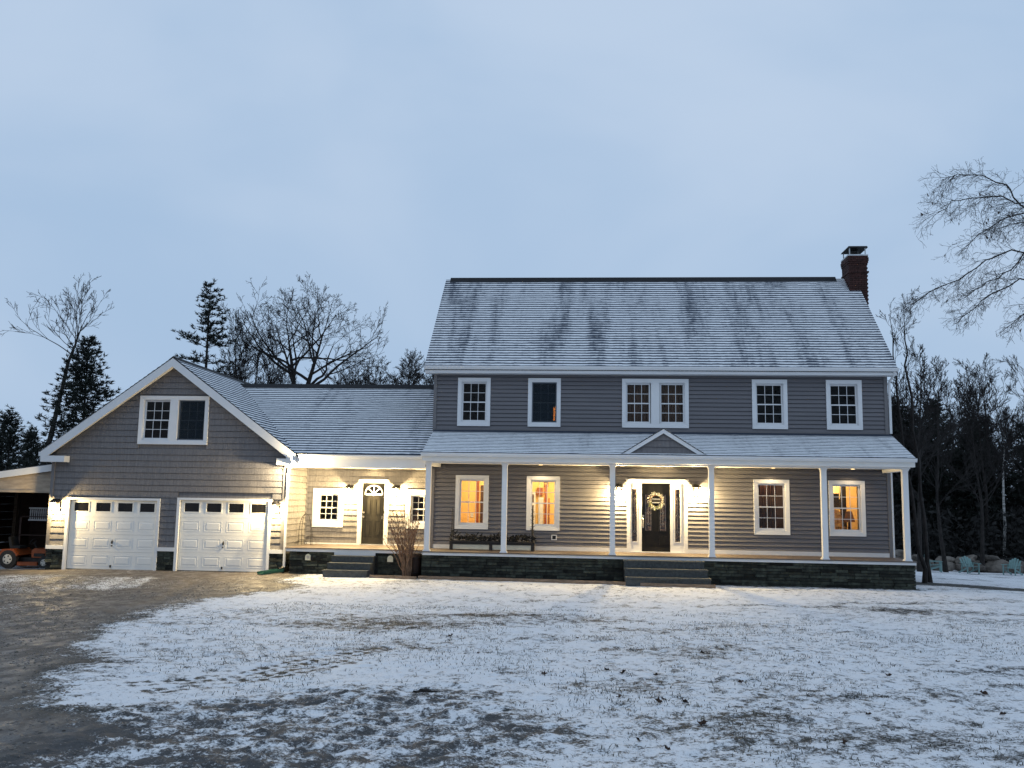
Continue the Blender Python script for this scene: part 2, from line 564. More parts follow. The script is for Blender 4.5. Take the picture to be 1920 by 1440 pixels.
def axis_coords(spec):
    out = [spec[0][0]]
    for a, b, st in spec:
        n = max(1, int(round((b - a) / st)))
        out += [a + (b - a) * (i + 1) / n for i in range(n)]
    return np.array(out)
gx = axis_coords([(-220, -60, 16), (-60, -20, 2.0), (-20, -9, 0.2), (-9, 14.5, 0.055), (14.5, 22, 0.2), (22, 60, 1.0), (60, 240, 18)])
gy = axis_coords([(-80, -36, 4), (-36, -25, 0.6), (-25, -12, 0.055), (-12, -3, 0.09), (-3, 4, 0.25), (4, 46, 1.0), (46, 300, 14)])
X, Y = np.meshgrid(gx, gy)
Z = ground_z(X, Y)
near = ss(-1, -3.5, Y) * ss(-36, -26, Y) * ss(-20, -12, X) * (1 - ss(15, 19, X))
dr = poly_dist(X, Y, DRIVE)
wob = (fbm(X, Y, 0.55, 4, 3) - 0.5) * 1.5 + (fbm(X, Y, 2.2, 3, 9) - 0.5) * 0.5
kind = ss(-0.15, 0.55, dr + wob * 0.6)
cover = 0.735 + (fbm(X, Y, 0.35, 3, 21) - 0.5) * 0.22
for poly, amt in PATCHES:
    d = poly_dist(X, Y, poly)
    cover -= amt * ss(-0.5, 0.35, d + wob * 0.5)
cover -= 0.01 * ss(-16, -21, Y) + 0.01 * ss(3.5, 8, X) * ss(-14, -20, Y)
de = poly_dist(X, Y, EARTH)
earth = ss(-0.45, 0.35, de + wob * 0.6)
cover -= 0.25 * earth
# tyre tracks: a dashed tread of dark lugs pressed through the snow
for k, tr in enumerate(TRACKS):
    d = line_dist(X, Y, tr)
    lug = (np.sin((X * 0.86 + Y * 0.9) * 27.0 + k) > -0.1)
    brk = np.clip(0.55 + 1.2 * (fbm(X, Y, 1.6, 3, 61) - 0.28), 0, 1)
    cover -= 0.62 * ss(0.09, 0.02, np.abs(d - 0.10)) * lug * brk
    Z = Z - 0.012 * ss(0.3, 0.1, d)
kindc = ss(-0.45, 0.60, dr + wob * 0.6)
cover = cover * (1 - kindc) + kindc * (0.13 + (fbm(X * 1.3 + Y * 0.15, Y * 0.35 - X * 0.2, 0.8, 5, 33) - 0.5) * 0.75)
# a thin snow streak left on the gravel in front of the garage
speck = (fbm(X, Y, 4.2, 3, 41) - 0.5) * 0.24 + (fbm(X, Y, 9.0, 2, 43) - 0.5) * 0.62
cover += speck * (0.80 + 0.30 * earth) * (1 - 0.35 * kind)
# longer scuffs that lie across the lawn
cover -= 0.16 * ss(0.60, 0.78, fbm(X * 0.55 + Y * 0.16, Y * 1.5 - X * 0.3, 0.9, 4, 47)) * (1 - kind)
st = poly_dist(X, Y, [(-14.26, -2.68), (-9.0, -3.0), (-6.82, -3.63), (-5.61, -5.78), (-7.93, -8.48), (-11.13, -8.36), (-15.5, -5.16)])
cover += kind * 0.33 * ss(-0.6, 0.8, st + wob)
# bare mulch strip that runs along the edge of the lawn beside the porch, and melt under the eaves
dm = line_dist(X, Y, [(14.3, 0.6), (15.4, 0.4), (17.5, -0.9), (22, -3.6), (30, -8)])
cover -= 0.55 * ss(0.9, 0.35, dm + wob * 0.25)
cover -= 0.5 * ss(-2.3, -1.6, Y) * (X > -0.5) * (X < 14.0)
cover -= 0.30 * ss(34, 40, Y)
relief = (fbm(X, Y, 1.3, 3, 5) - 0.5) * 0.05 + (fbm(X, Y, 5.5, 3, 6) - 0.5) * (0.034 + 0.012 * earth) + (fbm(X, Y, 11, 2, 8) - 0.5) * (0.020 + 0.045 * earth)
Z = Z + near * relief * (1 - 0.35 * kind)
# two shallow ruts along the drive
for rut in ([(-4.22, -17.4), (-4.01, -13.08), (-4.33, -8.88), (-5.79, -3.46)], [(-6.14, -17.39), (-5.9, -13.06), (-6.3, -8.86), (-7.62, -3.45)]):
    d = line_dist(X, Y, rut)
    Z = Z - near * 0.03 * ss(0.3, 0.05, d)
    cover += 0.10 * kind * ss(0.35, 0.1, np.abs(d - 0.35))

def ground_material():
    mt, nt, b = new_mat('thin_snow_on_lawn_and_gravel')
    ac = node(nt, "ShaderNodeAttribute", attribute_name='cover')
    ak = node(nt, "ShaderNodeAttribute", attribute_name='gravel')
    ae = node(nt, "ShaderNodeAttribute", attribute_name='earth')
    p = gvec(nt)
    n_big = noise(nt, p, 1.1, 4, 0.6)
    n_mid = noise(nt, gvec(nt, (1.0, 0.75, 1)), 6.5, 5, 0.66, 0.5)
    n_fin = noise(nt, p, 34, 4, 0.7)
    n_vf = noise(nt, p, 110, 2, 0.6)
    lawn = mixc(nt, n_fin, (0.017, 0.018, 0.017), (0.056, 0.055, 0.046))
    grav = mixc(nt, n_fin, (0.090, 0.080, 0.071), (0.205, 0.183, 0.162))
    grav = mixc(nt, sstep(nt, n_big, 0.35, 0.7), grav, (0.120, 0.104, 0.091))
    soil = mixc(nt, n_fin, (0.024, 0.024, 0.025), (0.095, 0.093, 0.093))
    n_pat = noise(nt, gvec(nt, (1.2, 0.7, 1)), 2.6, 7, 0.7, 0.6)
    grav = mixc(nt, sstep(nt, n_pat, 0.42, 0.66), grav, mixc(nt, n_fin, (0.040, 0.034, 0.030), (0.115, 0.098, 0.084)))
    g = mixc(nt, ak.outputs['Fac'], lawn, grav)
    g = mixc(nt, ae.outputs['Fac'], g, soil)
    lim = mth(nt, 'MULTIPLY_ADD', mth(nt, 'SUBTRACT', n_mid, 0.5), 0.50, ac.outputs['Fac'])
    n_sm = noise(nt, gvec(nt, (1.0, 0.8, 1)), 15.0, 4, 0.65, 0.4)
    lim = mth(nt, 'MULTIPLY_ADD', mth(nt, 'SUBTRACT', n_sm, 0.5), 0.85, lim)
    lim = mth(nt, 'MULTIPLY_ADD', mth(nt, 'SUBTRACT', n_fin, 0.5), 1.15, lim)
    lim = mth(nt, 'MULTIPLY_ADD', mth(nt, 'SUBTRACT', n_vf, 0.5), 0.45, lim)
    snow = sstep(nt, lim, 0.38, 0.66)
    nt.links.new(mixc(nt, mth(nt, 'MULTIPLY', snow, 0.95), g, (0.80, 0.81, 0.83)), b.inputs['Base Color'])
    wet = mth(nt, 'MULTIPLY', ak.outputs['Fac'], mth(nt, 'SUBTRACT', 1.0, sstep(nt, n_pat, 0.36, 0.56)))
    r = mth(nt, 'MULTIPLY_ADD', wet, -0.33, 0.74)
    nt.links.new(r, b.inputs['Roughness'])
    b.inputs['Specular IOR Level'].default_value = 0.3
    bp = node(nt, "ShaderNodeBump", Strength=0.9, Distance=0.025)
    h = mth(nt, 'MULTIPLY_ADD', snow, 0.55, mth(nt, 'MULTIPLY', n_fin, 0.7))
    nt.links.new(h, bp.inputs['Height'])
    nt.links.new(bp.outputs[0], b.inputs['Normal'])
    return mt
M['ground'] = ground_material()

def grid_object(name, sel):
    """the faces of the terrain grid picked by sel, as one object"""
    ny, nx = X.shape
    idx = np.arange(ny * nx).reshape(ny, nx)
    q = np.stack([idx[:-1, :-1], idx[:-1, 1:], idx[1:, 1:], idx[1:, :-1]], -1)[sel]
    used, inv = np.unique(q.ravel(), return_inverse=True)
    me = bpy.data.meshes.new(name)
    nf = len(q)
    me.vertices.add(len(used))
    me.vertices.foreach_set('co', np.stack([X.ravel()[used], Y.ravel()[used], Z.ravel()[used]], -1).astype(np.float32).ravel())
    me.loops.add(nf * 4)
    me.loops.foreach_set('vertex_index', inv.astype(np.int32))
    me.polygons.add(nf)
    me.polygons.foreach_set('loop_start', np.arange(0, nf * 4, 4, dtype=np.int32))
    me.polygons.foreach_set('use_smooth', np.ones(nf, bool))
    for nm, arr in (('cover', cover), ('gravel', kind), ('earth', earth)):
        at = me.attributes.new(nm, 'FLOAT', 'POINT')
        at.data.foreach_set('value', arr.ravel()[used].astype(np.float32))
    me.materials.append(M['ground'])
    me.update()
    me.validate()
    o = link(name, me)
    o['kind'] = 'structure'
    return o
is_drive = (kind[:-1, :-1] + kind[1:, 1:]) > 1.0
grid_object('driveway', is_drive)
grid_object('ground', ~is_drive)

# ------------------------------------------------------------------ builders for walls, siding, roofs, windows
def wall_core(mb, x0, x1, z0, z1, y0, y1, holes):
    """a wall slab facing -y with rectangular holes, as a set of boxes"""
    zs = sorted({z0, z1, *[h[2] for h in holes], *[h[3] for h in holes]})
    zs = [z for z in zs if z0 <= z <= z1]
    for za, zb in zip(zs[:-1], zs[1:]):
        cuts = sorted([(h[0], h[1]) for h in holes if h[2] < zb - 1e-6 and h[3] > za + 1e-6])
        x = x0
        for a, b in cuts:
            if a > x + 1e-6:
                mb.box(x, a, y0, y1, za, zb)
            x = max(x, b)
        if x < x1 - 1e-6:
            mb.box(x, x1, y0, y1, za, zb)

def siding(parent, origin, udir, ndir, spans, z0, z1, exp, holes, mt, name='siding_board', shake=False, rng=None, thick=0.038, slot=0.014):
    """lapped courses; spans(z) gives the (u0, u1) covered at height z"""
    o, u, n = Vector(origin), Vector(udir), Vector(ndir)
    z = z0
    rng = rng or random.Random(3)
    while z < z1 - 0.01:
        zt = min(z + exp, z1)
        zf_ = zt - slot            # an open shadow joint is left below the next board
        a0, a1 = spans(z)
        b0, b1 = spans(zt)
        if a1 - a0 < 0.05:
            break
        blocks = sorted([(h[0], h[1]) for h in holes if h[2] < zt - 0.004 and h[3] > z + 0.004])
        iv, x = [], a0
        for p, q in blocks:
            if p > x + 0.02:
                iv.append((x, min(p, a1)))
            x = max(x, q)
        if x < a1 - 0.02:
            iv.append((x, a1))
        for p, q in iv:
            mb = MB()
            cells = [(p, q)]
            if shake:
                cells, s = [], p
                while s < q - 1e-6:
                    w = rng.uniform(0.07, 0.19)
                    e = min(q, s + w)
                    if q - e < 0.04:
                        e = q
                    cells.append((s, e))
                    s = e
            for s, e in cells:
                t = thick + (rng.uniform(-0.002, 0.002) if shake else 0)
                dz = rng.uniform(-0.0015, 0.0015) if shake else 0
                g = 0.0015 if shake else 0
                s2, e2 = s + g, e - g
                st, et = max(s2, b0), min(e2, b1)
                if et <= st:
                    mid = max(min((s2 + e2) / 2, b1), b0)
                    st = et = mid
                P = lambda uu, nn, zz: o + u * uu + n * nn + Vector((0, 0, zz))
                zb = z + dz
                mb.add([P(s2, 0, zb), P(e2, 0, zb), P(e2, t, zb), P(s2, t, zb), P(st, 0, zf_), P(et, 0, zf_), P(et, 0.008, zf_), P(st, 0.008, zf_)],
                       [(0, 3, 2, 1), (4, 5, 6, 7), (2, 3, 7, 6), (0, 1, 5, 4), (1, 2, 6, 5), (3, 0, 4, 7)])
            if mb.f:
                part(name, mb, mt, parent)
        z += exp

def roof_courses(parent, lo, hi, xspan, exp, mt, name='shingle_course', rng=None, flip=False, axis='x'):
    """overlapping shingle courses between the eave line (lo = (y, z)) and the ridge line (hi).
    axis 'x': courses run along x and the slope climbs in y; axis 'y': courses run along y and the slope climbs in x."""
    rng = rng or random.Random(5)
    L = math.hypot(hi[0] - lo[0], hi[1] - lo[1])
    d = ((hi[0] - lo[0]) / L, (hi[1] - lo[1]) / L)
    nrm = (-d[1], d[0]) if d[0] > 0 else (d[1], -d[0])
    n = int(math.ceil(L / exp))
    for i in range(n):
        s0, s1 = i * exp, min((i + 1) * exp + 0.05, L)
        mid = (lo[0] + d[0] * (s0 + s1) / 2, lo[1] + d[1] * (s0 + s1) / 2)
        x0, x1 = xspan(mid[0], mid[1])
        if x1 - x0 < 0.1:
            continue
        step = 0.305
        off = (i % 3) * 0.1
        xs = [x0]
        x = math.floor(x0 / step) * step + off
        while x < x1 - 0.03:
            if x > x0 + 0.03:
                xs.append(x)
            x += step
        xs.append(x1)
        vs, fs, uvs = [], [], []
        lift = 0.0
        for a, b in zip(xs[:-1], xs[1:]):
            j = rng.uniform(-0.010, 0.006)
            t0 = 0.017 + rng.uniform(0, 0.004)
            def Pt(xx, s, h):
                p, q = lo[0] + d[0] * s + nrm[0] * h, lo[1] + d[1] * s + nrm[1] * h
                return (xx, p, q) if axis == 'x' else (p, xx, q)
            k = len(vs)
            vs += [Pt(a, s0 + j, 0.0), Pt(b, s0 + j, 0.0), Pt(b, s0 + j, t0), Pt(a, s0 + j, t0), Pt(b, s1, 0.003), Pt(a, s1, 0.003)]
            fs += [(k, k + 1, k + 2, k + 3), (k + 3, k + 2, k + 4, k + 5)]
            uvs += [(a, 0), (b, 0), (b, 0.02), (a, 0.02), (a, 0.02), (b, 0.02), (b, 1.0), (a, 1.0)]
        me = bpy.data.meshes.new(name)
        me.from_pydata(vs, [], fs)
        uvl = me.uv_layers.new(name='UVMap')
        uvl.data.foreach_set('uv', [c for p in uvs for c in p])
        me.materials.append(mt)
        me.update()
        link(name, me, parent)

_shared = {}
def shared_box(key, mt, w, h, d):
    if key not in _shared:
        _shared[key] = MB().box(-w / 2, w / 2, -d / 2, d / 2, -h / 2, h / 2).mesh(key[0], mt)
    return _shared[key]

def casing(mb, x0, x1, z0, z1, y, w, t=0.062):
    """four mitred casing boards round an opening whose outer edge is x0..x1, z0..z1; y is the wall face"""
    o = [(x0, z0), (x1, z0), (x1, z1), (x0, z1)]
    i = [(x0 + w, z0 + w), (x1 - w, z0 + w), (x1 - w, z1 - w), (x0 + w, z1 - w)]
    for k in range(4):
        a, b, c, d = o[k], o[(k + 1) % 4], i[(k + 1) % 4], i[k]
        tt = t
        vs = [(a[0], y, a[1]), (b[0], y, b[1]), (c[0], y, c[1]), (d[0], y, d[1])]
        vf = [(a[0], y - tt, a[1]), (b[0], y - tt, b[1]), (c[0], y - tt + 0.012, c[1]), (d[0], y - tt + 0.012, d[1])]
        mb.add(vs + vf, [(0, 1, 2, 3), (7, 6, 5, 4), (0, 4, 5, 1), (1, 5, 6, 2), (2, 6, 7, 3), (3, 7, 4, 0)])
    # jamb liner
    a0, a1, c0, c1 = x0 + w, x1 - w, z0 + w, z1 - w
    mb.box(a0 - 0.02, a0 + 0.018, y - 0.04, y + 0.13, c0 - 0.02, c1 + 0.02)
    mb.box(a1 - 0.018, a1 + 0.02, y - 0.04, y + 0.13, c0 - 0.02, c1 + 0.02)
    mb.box(a0 + 0.018, a1 - 0.018, y - 0.04, y + 0.13, c1 - 0.018, c1 + 0.02)
    mb.box(a0 + 0.018, a1 - 0.018, y - 0.04, y + 0.13, c0 - 0.02, c0 + 0.03)

def sashes(win, x0, x1, z0, z1, y, screen=False, nx=3, ny=2):
    """two sashes with muntins and single panes inside the clear opening"""
    zm = (z0 + z1) / 2
    for up in (0, 1):
        a, b = (z0 + 0.03, zm + 0.018) if not up else (zm - 0.018, z1 - 0.018)
        yy = y + 0.035 + (0.036 if up else 0.0)
        xa, xb = x0 + 0.018, x1 - 0.018
        s, tp, bt = 0.045, (0.036 if not up else 0.05), (0.06 if not up else 0.036)
        mb = MB()
        mb.box(xa, xa + s, yy, yy + 0.034, a, b)
        mb.box(xb - s, xb, yy, yy + 0.034, a, b)
        mb.box(xa + s, xb - s, yy, yy + 0.034, a, a + bt)
        mb.box(xa + s, xb - s, yy, yy + 0.034, b - tp, b)
        ga, gb, gc, gd = xa + s, xb - s, a + bt, b - tp
        pw, ph = (gb - ga) / nx, (gd - gc) / ny
        for i in range(1, nx):
            mb.box(ga + pw * i - 0.008, ga + pw * i + 0.008, yy + 0.008, yy + 0.026, gc, gd)
        for j in range(1, ny):
            zz = gc + ph * j
            for i in range(nx):
                l = ga + pw * i + (0.008 if i else 0)
                r = ga + pw * (i + 1) - (0.008 if i < nx - 1 else 0)
                mb.box(l, r, yy + 0.009, yy + 0.025, zz - 0.008, zz + 0.008)
        part('sash', mb, M['white'], win)
        me = shared_box(('pane', round(pw, 3), round(ph, 3)), M['glass'], pw, ph, 0.003)
        for i in range(nx):
            for j in range(ny):
                link('pane', me, win, (ga + pw * (i + 0.5), yy + 0.017, gc + ph * (j + 0.5)))
    if screen:
        mb = MB()
        a0, a1, c0, c1, ys = x0 + 0.019, x1 - 0.019, z0 + 0.031, z1 - 0.019, y + 0.010
        f = 0.028
        mb.box(a0, a0 + f, ys, ys + 0.012, c0, c1); mb.box(a1 - f, a1, ys, ys + 0.012, c0, c1)
        mb.box(a0 + f, a1 - f, ys, ys + 0.012, c0, c0 + f); mb.box(a0 + f, a1 - f, ys, ys + 0.012, c1 - f, c1)
        part('screen_frame', mb, M['screen_frame'], win)
        part('screen', MB().box(a0 + f, a1 - f, ys + 0.004, ys + 0.006, c0 + f, c1 - f), M['screen'], win)

def window(parent, x0, x1, z0, z1, y, w=0.105, screens=(), double=False, label=None, nx=3):
    mb = MB()
    casing(mb, x0, x1, z0, z1, y, w)
    units = [(x0 + w, x1 - w)]
    if double:
        mid = (x0 + x1) / 2
        mh = 0.13
        mb.box(mid - mh, mid + mh, y - 0.05, y + 0.13, z0 + w - 0.02, z1 - w + 0.02)
        units = [(x0 + w, mid - mh), (mid + mh, x1 - w)]
    o = part('window', mb, M['white'], parent, label=label)
    for k, (a, b) in enumerate(units):
        sashes(o, a, b, z0 + w, z1 - w, y, screen=(k in screens), nx=nx)
    return o

def hole(x0, x1, z0, z1, w=0.105):
    return (x0 + w - 0.01, x1 - w + 0.01, z0 + w - 0.01, z1 - w + 0.01)

def stones(parent, x0, x1, z0, z1, y, rows, wmin, wmax, rng, ndir=-1, axis='x', cap=10000):
    """ledge stones laid in courses, each a stone of its own"""
    h = (z1 - z0) / rows
    n = 0
    for r in range(rows):
        s = x0
        while s < x1 - 1e-6:
            w = rng.uniform(wmin, wmax)
            e = min(x1, s + w)
            if x1 - e < wmin * 0.6:
                e = x1
            a, b = s + 0.003, e - 0.003
            c, d = z0 + r * h + 0.003, z0 + (r + 1) * h - 0.003
            t = rng.uniform(0.025, 0.06)
            j = [rng.uniform(-0.006, 0.006) for _ in range(4)]
            if axis == 'x':
                vs = [(a, y, c), (b, y, c), (b, y, d), (a, y, d), (a + .004, y - t + j[0], c + .004), (b - .004, y - t + j[1], c + .004), (b - .004, y - t + j[2], d - .004), (a + .004, y - t + j[3], d - .004)]
            else:
                vs = [(y, a, c), (y, b, c), (y, b, d), (y, a, d), (y + t + j[0], a + .004, c + .004), (y + t + j[1], b - .004, c + .004), (y + t + j[2], b - .004, d - .004), (y + t + j[3], a + .004, d - .004)]
            mb = MB().add(vs, [(0, 1, 2, 3), (7, 6, 5, 4), (0, 4, 5, 1), (1, 5, 6, 2), (2, 6, 7, 3), (3, 7, 4, 0)])
            part('ledge_stone', mb, M['stone'], parent)
            n += 1
            s = e
    return n

# ------------------------------------------------------------------ MAIN HOUSE
H = thing('house', 'two storey grey clapboard house with a long white columned front porch', 'house', (6.95, 0, -0.765), world=True)
UP = [(0.77, 1.80), (2.98, 4.00), (9.86, 10.92), (12.08, 13.14)]
UZ = (3.79, 5.31)
LZ = (0.605, 2.258)
DBL = (5.90, 7.94)
holes2 = [hole(a, b, *UZ) for a, b in UP] + [hole(*DBL, *UZ)]
holes1 = [hole(a, b, *LZ) for a, b in UP] + [(6.06, 7.86, -0.2, 2.17)]
mb = MB()
wall_core(mb, 0.0, 13.90, -0.10, 2.60, 0.032, 0.14, holes1)
wall_core(mb, 0.0, 13.90, 2.60, 5.50, 0.032, 0.14, holes2)
mb.box(0.0, 0.14, 0.14, 7.16, -0.9, 5.50)
mb.box(13.76, 13.90, 0.14, 7.16, -0.9, 5.50)
mb.box(0.0, 13.90, 7.16, 7.30, -0.9, 5.50)
for xx in (0.0, 13.76):
    mb.prism([(xx, 0.02, 5.50), (xx, 7.28, 5.50), (xx, 3.5, 9.05)], (0.14, 0, 0))
part('wall', mb, M['vinyl'], H)
sp = lambda z: (0.10, 13.80)
siding(H, (0, 0, 0), (1, 0, 0), (0, -1, 0), sp, 0.13, 2.60, 0.127, holes1, M['vinyl'])
siding(H, (0, 0, 0), (1, 0, 0), (0, -1, 0), sp, 3.70, 5.46, 0.127, holes2, M['vinyl'])
for a, b in ((0.0, 0.10), (13.80, 13.905)):
    part('corner_board', MB().box(a, b, -0.052, 0.0, 3.62, 5.44).box(a, b, -0.052, 0.0, 0.0, 2.6), M['corner'], H)
mb = MB()
for a, b in ((0.10, 6.05), (7.88, 13.80)):
    mb.box(a, b, -0.040, 0.0, 0.002, 0.125)
part('base_trim', mb, M['white'], H)
part('drip_flashing', MB().box(0.1, 13.8, -0.035, 0.002, 3.655, 3.70), M['corner'], H)

# main roof
RY, RZ, EY, EZ = 3.65, 9.36, -0.35, 5.63
mb = MB()
nd = 0.10
mb.prism([(-0.24, EY, EZ), (-0.24, RY, RZ), (-0.24, 2 * RY - EY + 0.14, EZ), (-0.24, 2 * RY - EY + 0.14, EZ - 0.14), (-0.24, RY, RZ - 0.16), (-0.24, EY, EZ - 0.12)], (14.35, 0, 0))
part('roof', mb, M['ridge_side'], H)
roof_courses(H, (EY - 0.02, EZ), (RY, RZ + 0.02), lambda y, z: (-0.26, 14.12), 0.143, M['roof'], rng=random.Random(11))
mb = MB()
mb.prism([(-0.10, RY - 0.20, RZ - 0.155), (-0.10, RY, RZ + 0.085), (-0.10, RY + 0.20, RZ - 0.155), (-0.10, RY, RZ + 0.0)], (13.55, 0, 0))
part('ridge_vent', mb, M['ridge'], H)
mb = MB()
mb.prism([(-0.26, EY, 5.53), (-0.26, EY - 0.085, 5.53), (-0.26, EY - 0.115, 5.60), (-0.26, EY - 0.115, 5.635), (-0.26, EY, 5.635)], (14.39, 0, 0))
part('gutter', mb, M['white'], H)
mb = MB()
mb.box(-0.24, 14.10, EY, EY + 0.03, 5.42, 5.53)
mb.box(-0.24, 14.10, EY + 0.03, 0.0, 5.42, 5.44)
part('fascia', mb, M['white'], H)
mb = MB()
for xx in (-0.262, 14.112):
    mb.prism([(xx, EY, EZ - 0.02), (xx, RY, RZ - 0.02), (xx, RY, RZ - 0.22), (xx, EY, EZ - 0.20)], (0.02, 0, 0))
part('rake_board', mb, M['corner'], H)
mb = MB()
mb.tube([(14.02, -0.40, 5.52), (14.02, -0.36, 5.44), (13.96, -0.05, 5.25), (13.96, -0.05, 3.68)], 0.04, 6)
mb.box(13.907, 13.955, -0.06, 0.03, 0.0, 2.58)
part('downspout', mb, M['white'], H)

# windows of the house
for i, (a, b) in enumerate(UP):
    window(H, a, b, *UZ, 0.0, screens=(0,) if i == 1 else (), label='upper window behind a dark insect screen with an orange lit doorway inside' if i == 1 else None)
window(H, *DBL, *UZ, 0.0, double=True, label='paired upper window above the little porch gable')
for i, (a, b) in enumerate(UP):
    window(H, a, b, *LZ, 0.0, label=['glowing amber window at the porch planter', 'glowing amber window showing a white glazed door', 'dim brown curtained window', 'bright window showing a lamp and dark furniture'][i])

# porch roof with its small gable
PZ0, PZ1, PY = 2.85, 3.67, -2.05
mb = MB()
mb.prism([(0.06, PY, PZ0), (0.06, 0.0, PZ1), (0.06, 0.0, PZ1 - 0.10), (0.06, PY, PZ0 - 0.10)], (13.87, 0, 0))
for xx in (0.08, 13.85):
    mb.prism([(xx, PY + 0.1, PZ0 - 0.1), (xx, 0.0, PZ1 - 0.1), (xx, 0.0, PZ0 - 0.2)], (0.06, 0, 0))
part('porch_roof', mb, M['ridge_side'], H)
roof_courses(H, (PY - 0.02, PZ0), (0.0, PZ1), lambda y, z: (0.04, 13.95), 0.143, M['roof_porch'], rng=random.Random(12))
mb = MB()
mb.prism([(0.02, PY, 2.735), (0.02, PY - 0.085, 2.735), (0.02, PY - 0.115, 2.80), (0.02, PY - 0.115, 2.838), (0.02, PY, 2.838)], (13.95, 0, 0))
part('gutter', mb, M['white'], H)
mb = MB()
mb.box(0.05, 13.94, PY, PY + 0.03, 2.60, 2.735)
mb.box(0.05, 13.94, PY + 0.03, -1.83, 2.60, 2.62)
mb.box(0.05, 13.94, -1.63, -0.03, 2.60, 2.62)
part('soffit', mb, M['soffit'], H)
part('porch_beam', MB().box(0.10, 13.88, -1.83, -1.63, 2.555, 2.66), M['white'], H)
for a, b in ((0.11, 0.29), (13.66, 13.84)):
    part('side_beam', MB().box(a, b, -1.629, -0.055, 2.50, 2.599), M['white'], H)
gxc, gza, gzb, ghw = 7.0, 3.60, 2.87, 1.18
mb = MB()
mb.prism([(gxc - ghw + 0.08, -1.93, gzb), (gxc + ghw - 0.08, -1.93, gzb), (gxc, -1.93, gza - 0.06)], (0, 1.85, 0))
part('gable_wall', mb, M['vinyl'], H)
siding(H, (0, -1.93, 0), (1, 0, 0), (0, -1, 0), lambda z: (gxc - max(0.0, (gza - 0.10 - z)) * ghw / (gza - gzb), gxc + max(0.0, (gza - 0.10 - z)) * ghw / (gza - gzb)),
       gzb + 0.03, gza - 0.10, 0.19, [], M['shake'], shake=True)
mb = MB()
sl = (gza - gzb) / ghw
for s in (-1, 1):
    mb.prism([(gxc, -2.03, gza), (gxc + s * ghw, -2.03, gzb), (gxc + s * (ghw - 0.19), -2.03, gzb), (gxc, -2.03, gza - 0.125)], (0, 0.03, 0))
    mb.prism([(gxc, -2.0, gza), (gxc + s * ghw, -2.0, gzb), (gxc + s * (ghw - 0.03), -2.0, gzb), (gxc, -2.0, gza - 0.02)], (0, 0.09, 0))
part('gable_trim', mb, M['white'], H)
for s in (-1, 1):
    roof_courses(H, (gxc + s * (ghw + 0.05), gzb - 0.02), (gxc, gza + 0.012), lambda x, z: (-2.06, min(-0.02, (z - PZ1) / 0.4 + 0.12)), 0.143, M['roof_porch'], rng=random.Random(13), axis='y')

# porch deck, columns, steps and stone base
mb = MB()
mb.box(0.06, 13.97, -1.86, 0.0, -0.028, 0.0)
part('porch_deck', mb, M['deck'], H)
part('deck_trim', MB().box(0.09, 13.95, -1.82, -1.795, -0.105, -0.028).box(13.92, 13.945, -1.795, 0.0, -0.105, -0.028), M['white'], H)
for cx in (0.20, 2.44, 5.56, 8.37, 11.51, 13.75):
    c = part('column', MB().box(cx - 0.075, cx + 0.075, -1.795, -1.645, 0.055, 2.50), M['white'], H)
    part('column_base', MB().box(cx - 0.105, cx + 0.105, -1.825, -1.615, 0.001, 0.03).box(cx - 0.09, cx + 0.09, -1.81, -1.63, 0.03, 0.055), M['white'], c)
    part('column_cap', MB().box(cx - 0.10, cx + 0.10, -1.822, -1.62, 2.525, 2.554).box(cx - 0.087, cx + 0.087, -1.807, -1.633, 2.50, 2.525), M['white'], c)
part('foundation', MB().box(0.10, 13.92, -1.70, -0.02, -1.2, -0.105), M['mortar'], H)
rs = random.Random(21)
nst = stones(H, 0.06, 5.86, -0.87, -0.108, -1.70, 9, 0.26, 0.62, rs)
nst += stones(H, 8.13, 13.95, -0.95, -0.108, -1.70, 10, 0.28, 0.68, rs)
for k, (zt, yo, xa, xb) in enumerate([(-0.108, 2.10, 5.88, 8.10), (-0.32, 2.42, 5.89, 8.15), (-0.53, 2.74, 5.90, 8.20)]):
    st_ = part('step', MB().box(xa, xb, -yo, -1.77, zt - 0.21 if k < 2 else -0.9, zt - 0.05), M['granite'], H)
    part('tread', MB().box(xa - 0.015, xb + 0.015, -yo - 0.02, -1.772, zt - 0.05, zt), M['granite'], st_)

# front door with sidelights
mb = MB()
mb.box(6.05, 6.15, -0.065, 0.02, 0.0, 2.09)
mb.box(7.78, 7.88, -0.065, 0.02, 0.0, 2.09)
mb.box(6.03, 7.90, -0.075, 0.02, 2.09, 2.185)
mb.box(6.01, 7.92, -0.085, 0.02, 2.185, 2.215)
wall_core(mb, 6.15, 6.43, 0.03, 2.09, -0.02, 0.05, [(6.20, 6.36, 0.33, 1.92)])
wall_core(mb, 7.43, 7.78, 0.03, 2.09, -0.02, 0.05, [(7.50, 7.66, 0.33, 1.92)])
mb.box(6.43, 6.50, -0.045, 0.05, 0.03, 2.09)
mb.box(7.36, 7.43, -0.045, 0.05, 0.03, 2.09)
mb.box(6.15, 7.78, -0.10, 0.05, 0.001, 0.03)
for a, b in ((6.18, 6.38), (7.48, 7.68)):
    mb.box(a, a + 0.02, -0.032, -0.02, 0.31, 1.94); mb.box(b - 0.02, b, -0.032, -0.02, 0.31, 1.94)
    mb.box(a + 0.02, b - 0.02, -0.032, -0.02, 0.31, 0.33); mb.box(a + 0.02, b - 0.02, -0.032, -0.02, 1.92, 1.94)
DS = part('door_surround', mb, M['white'], H)
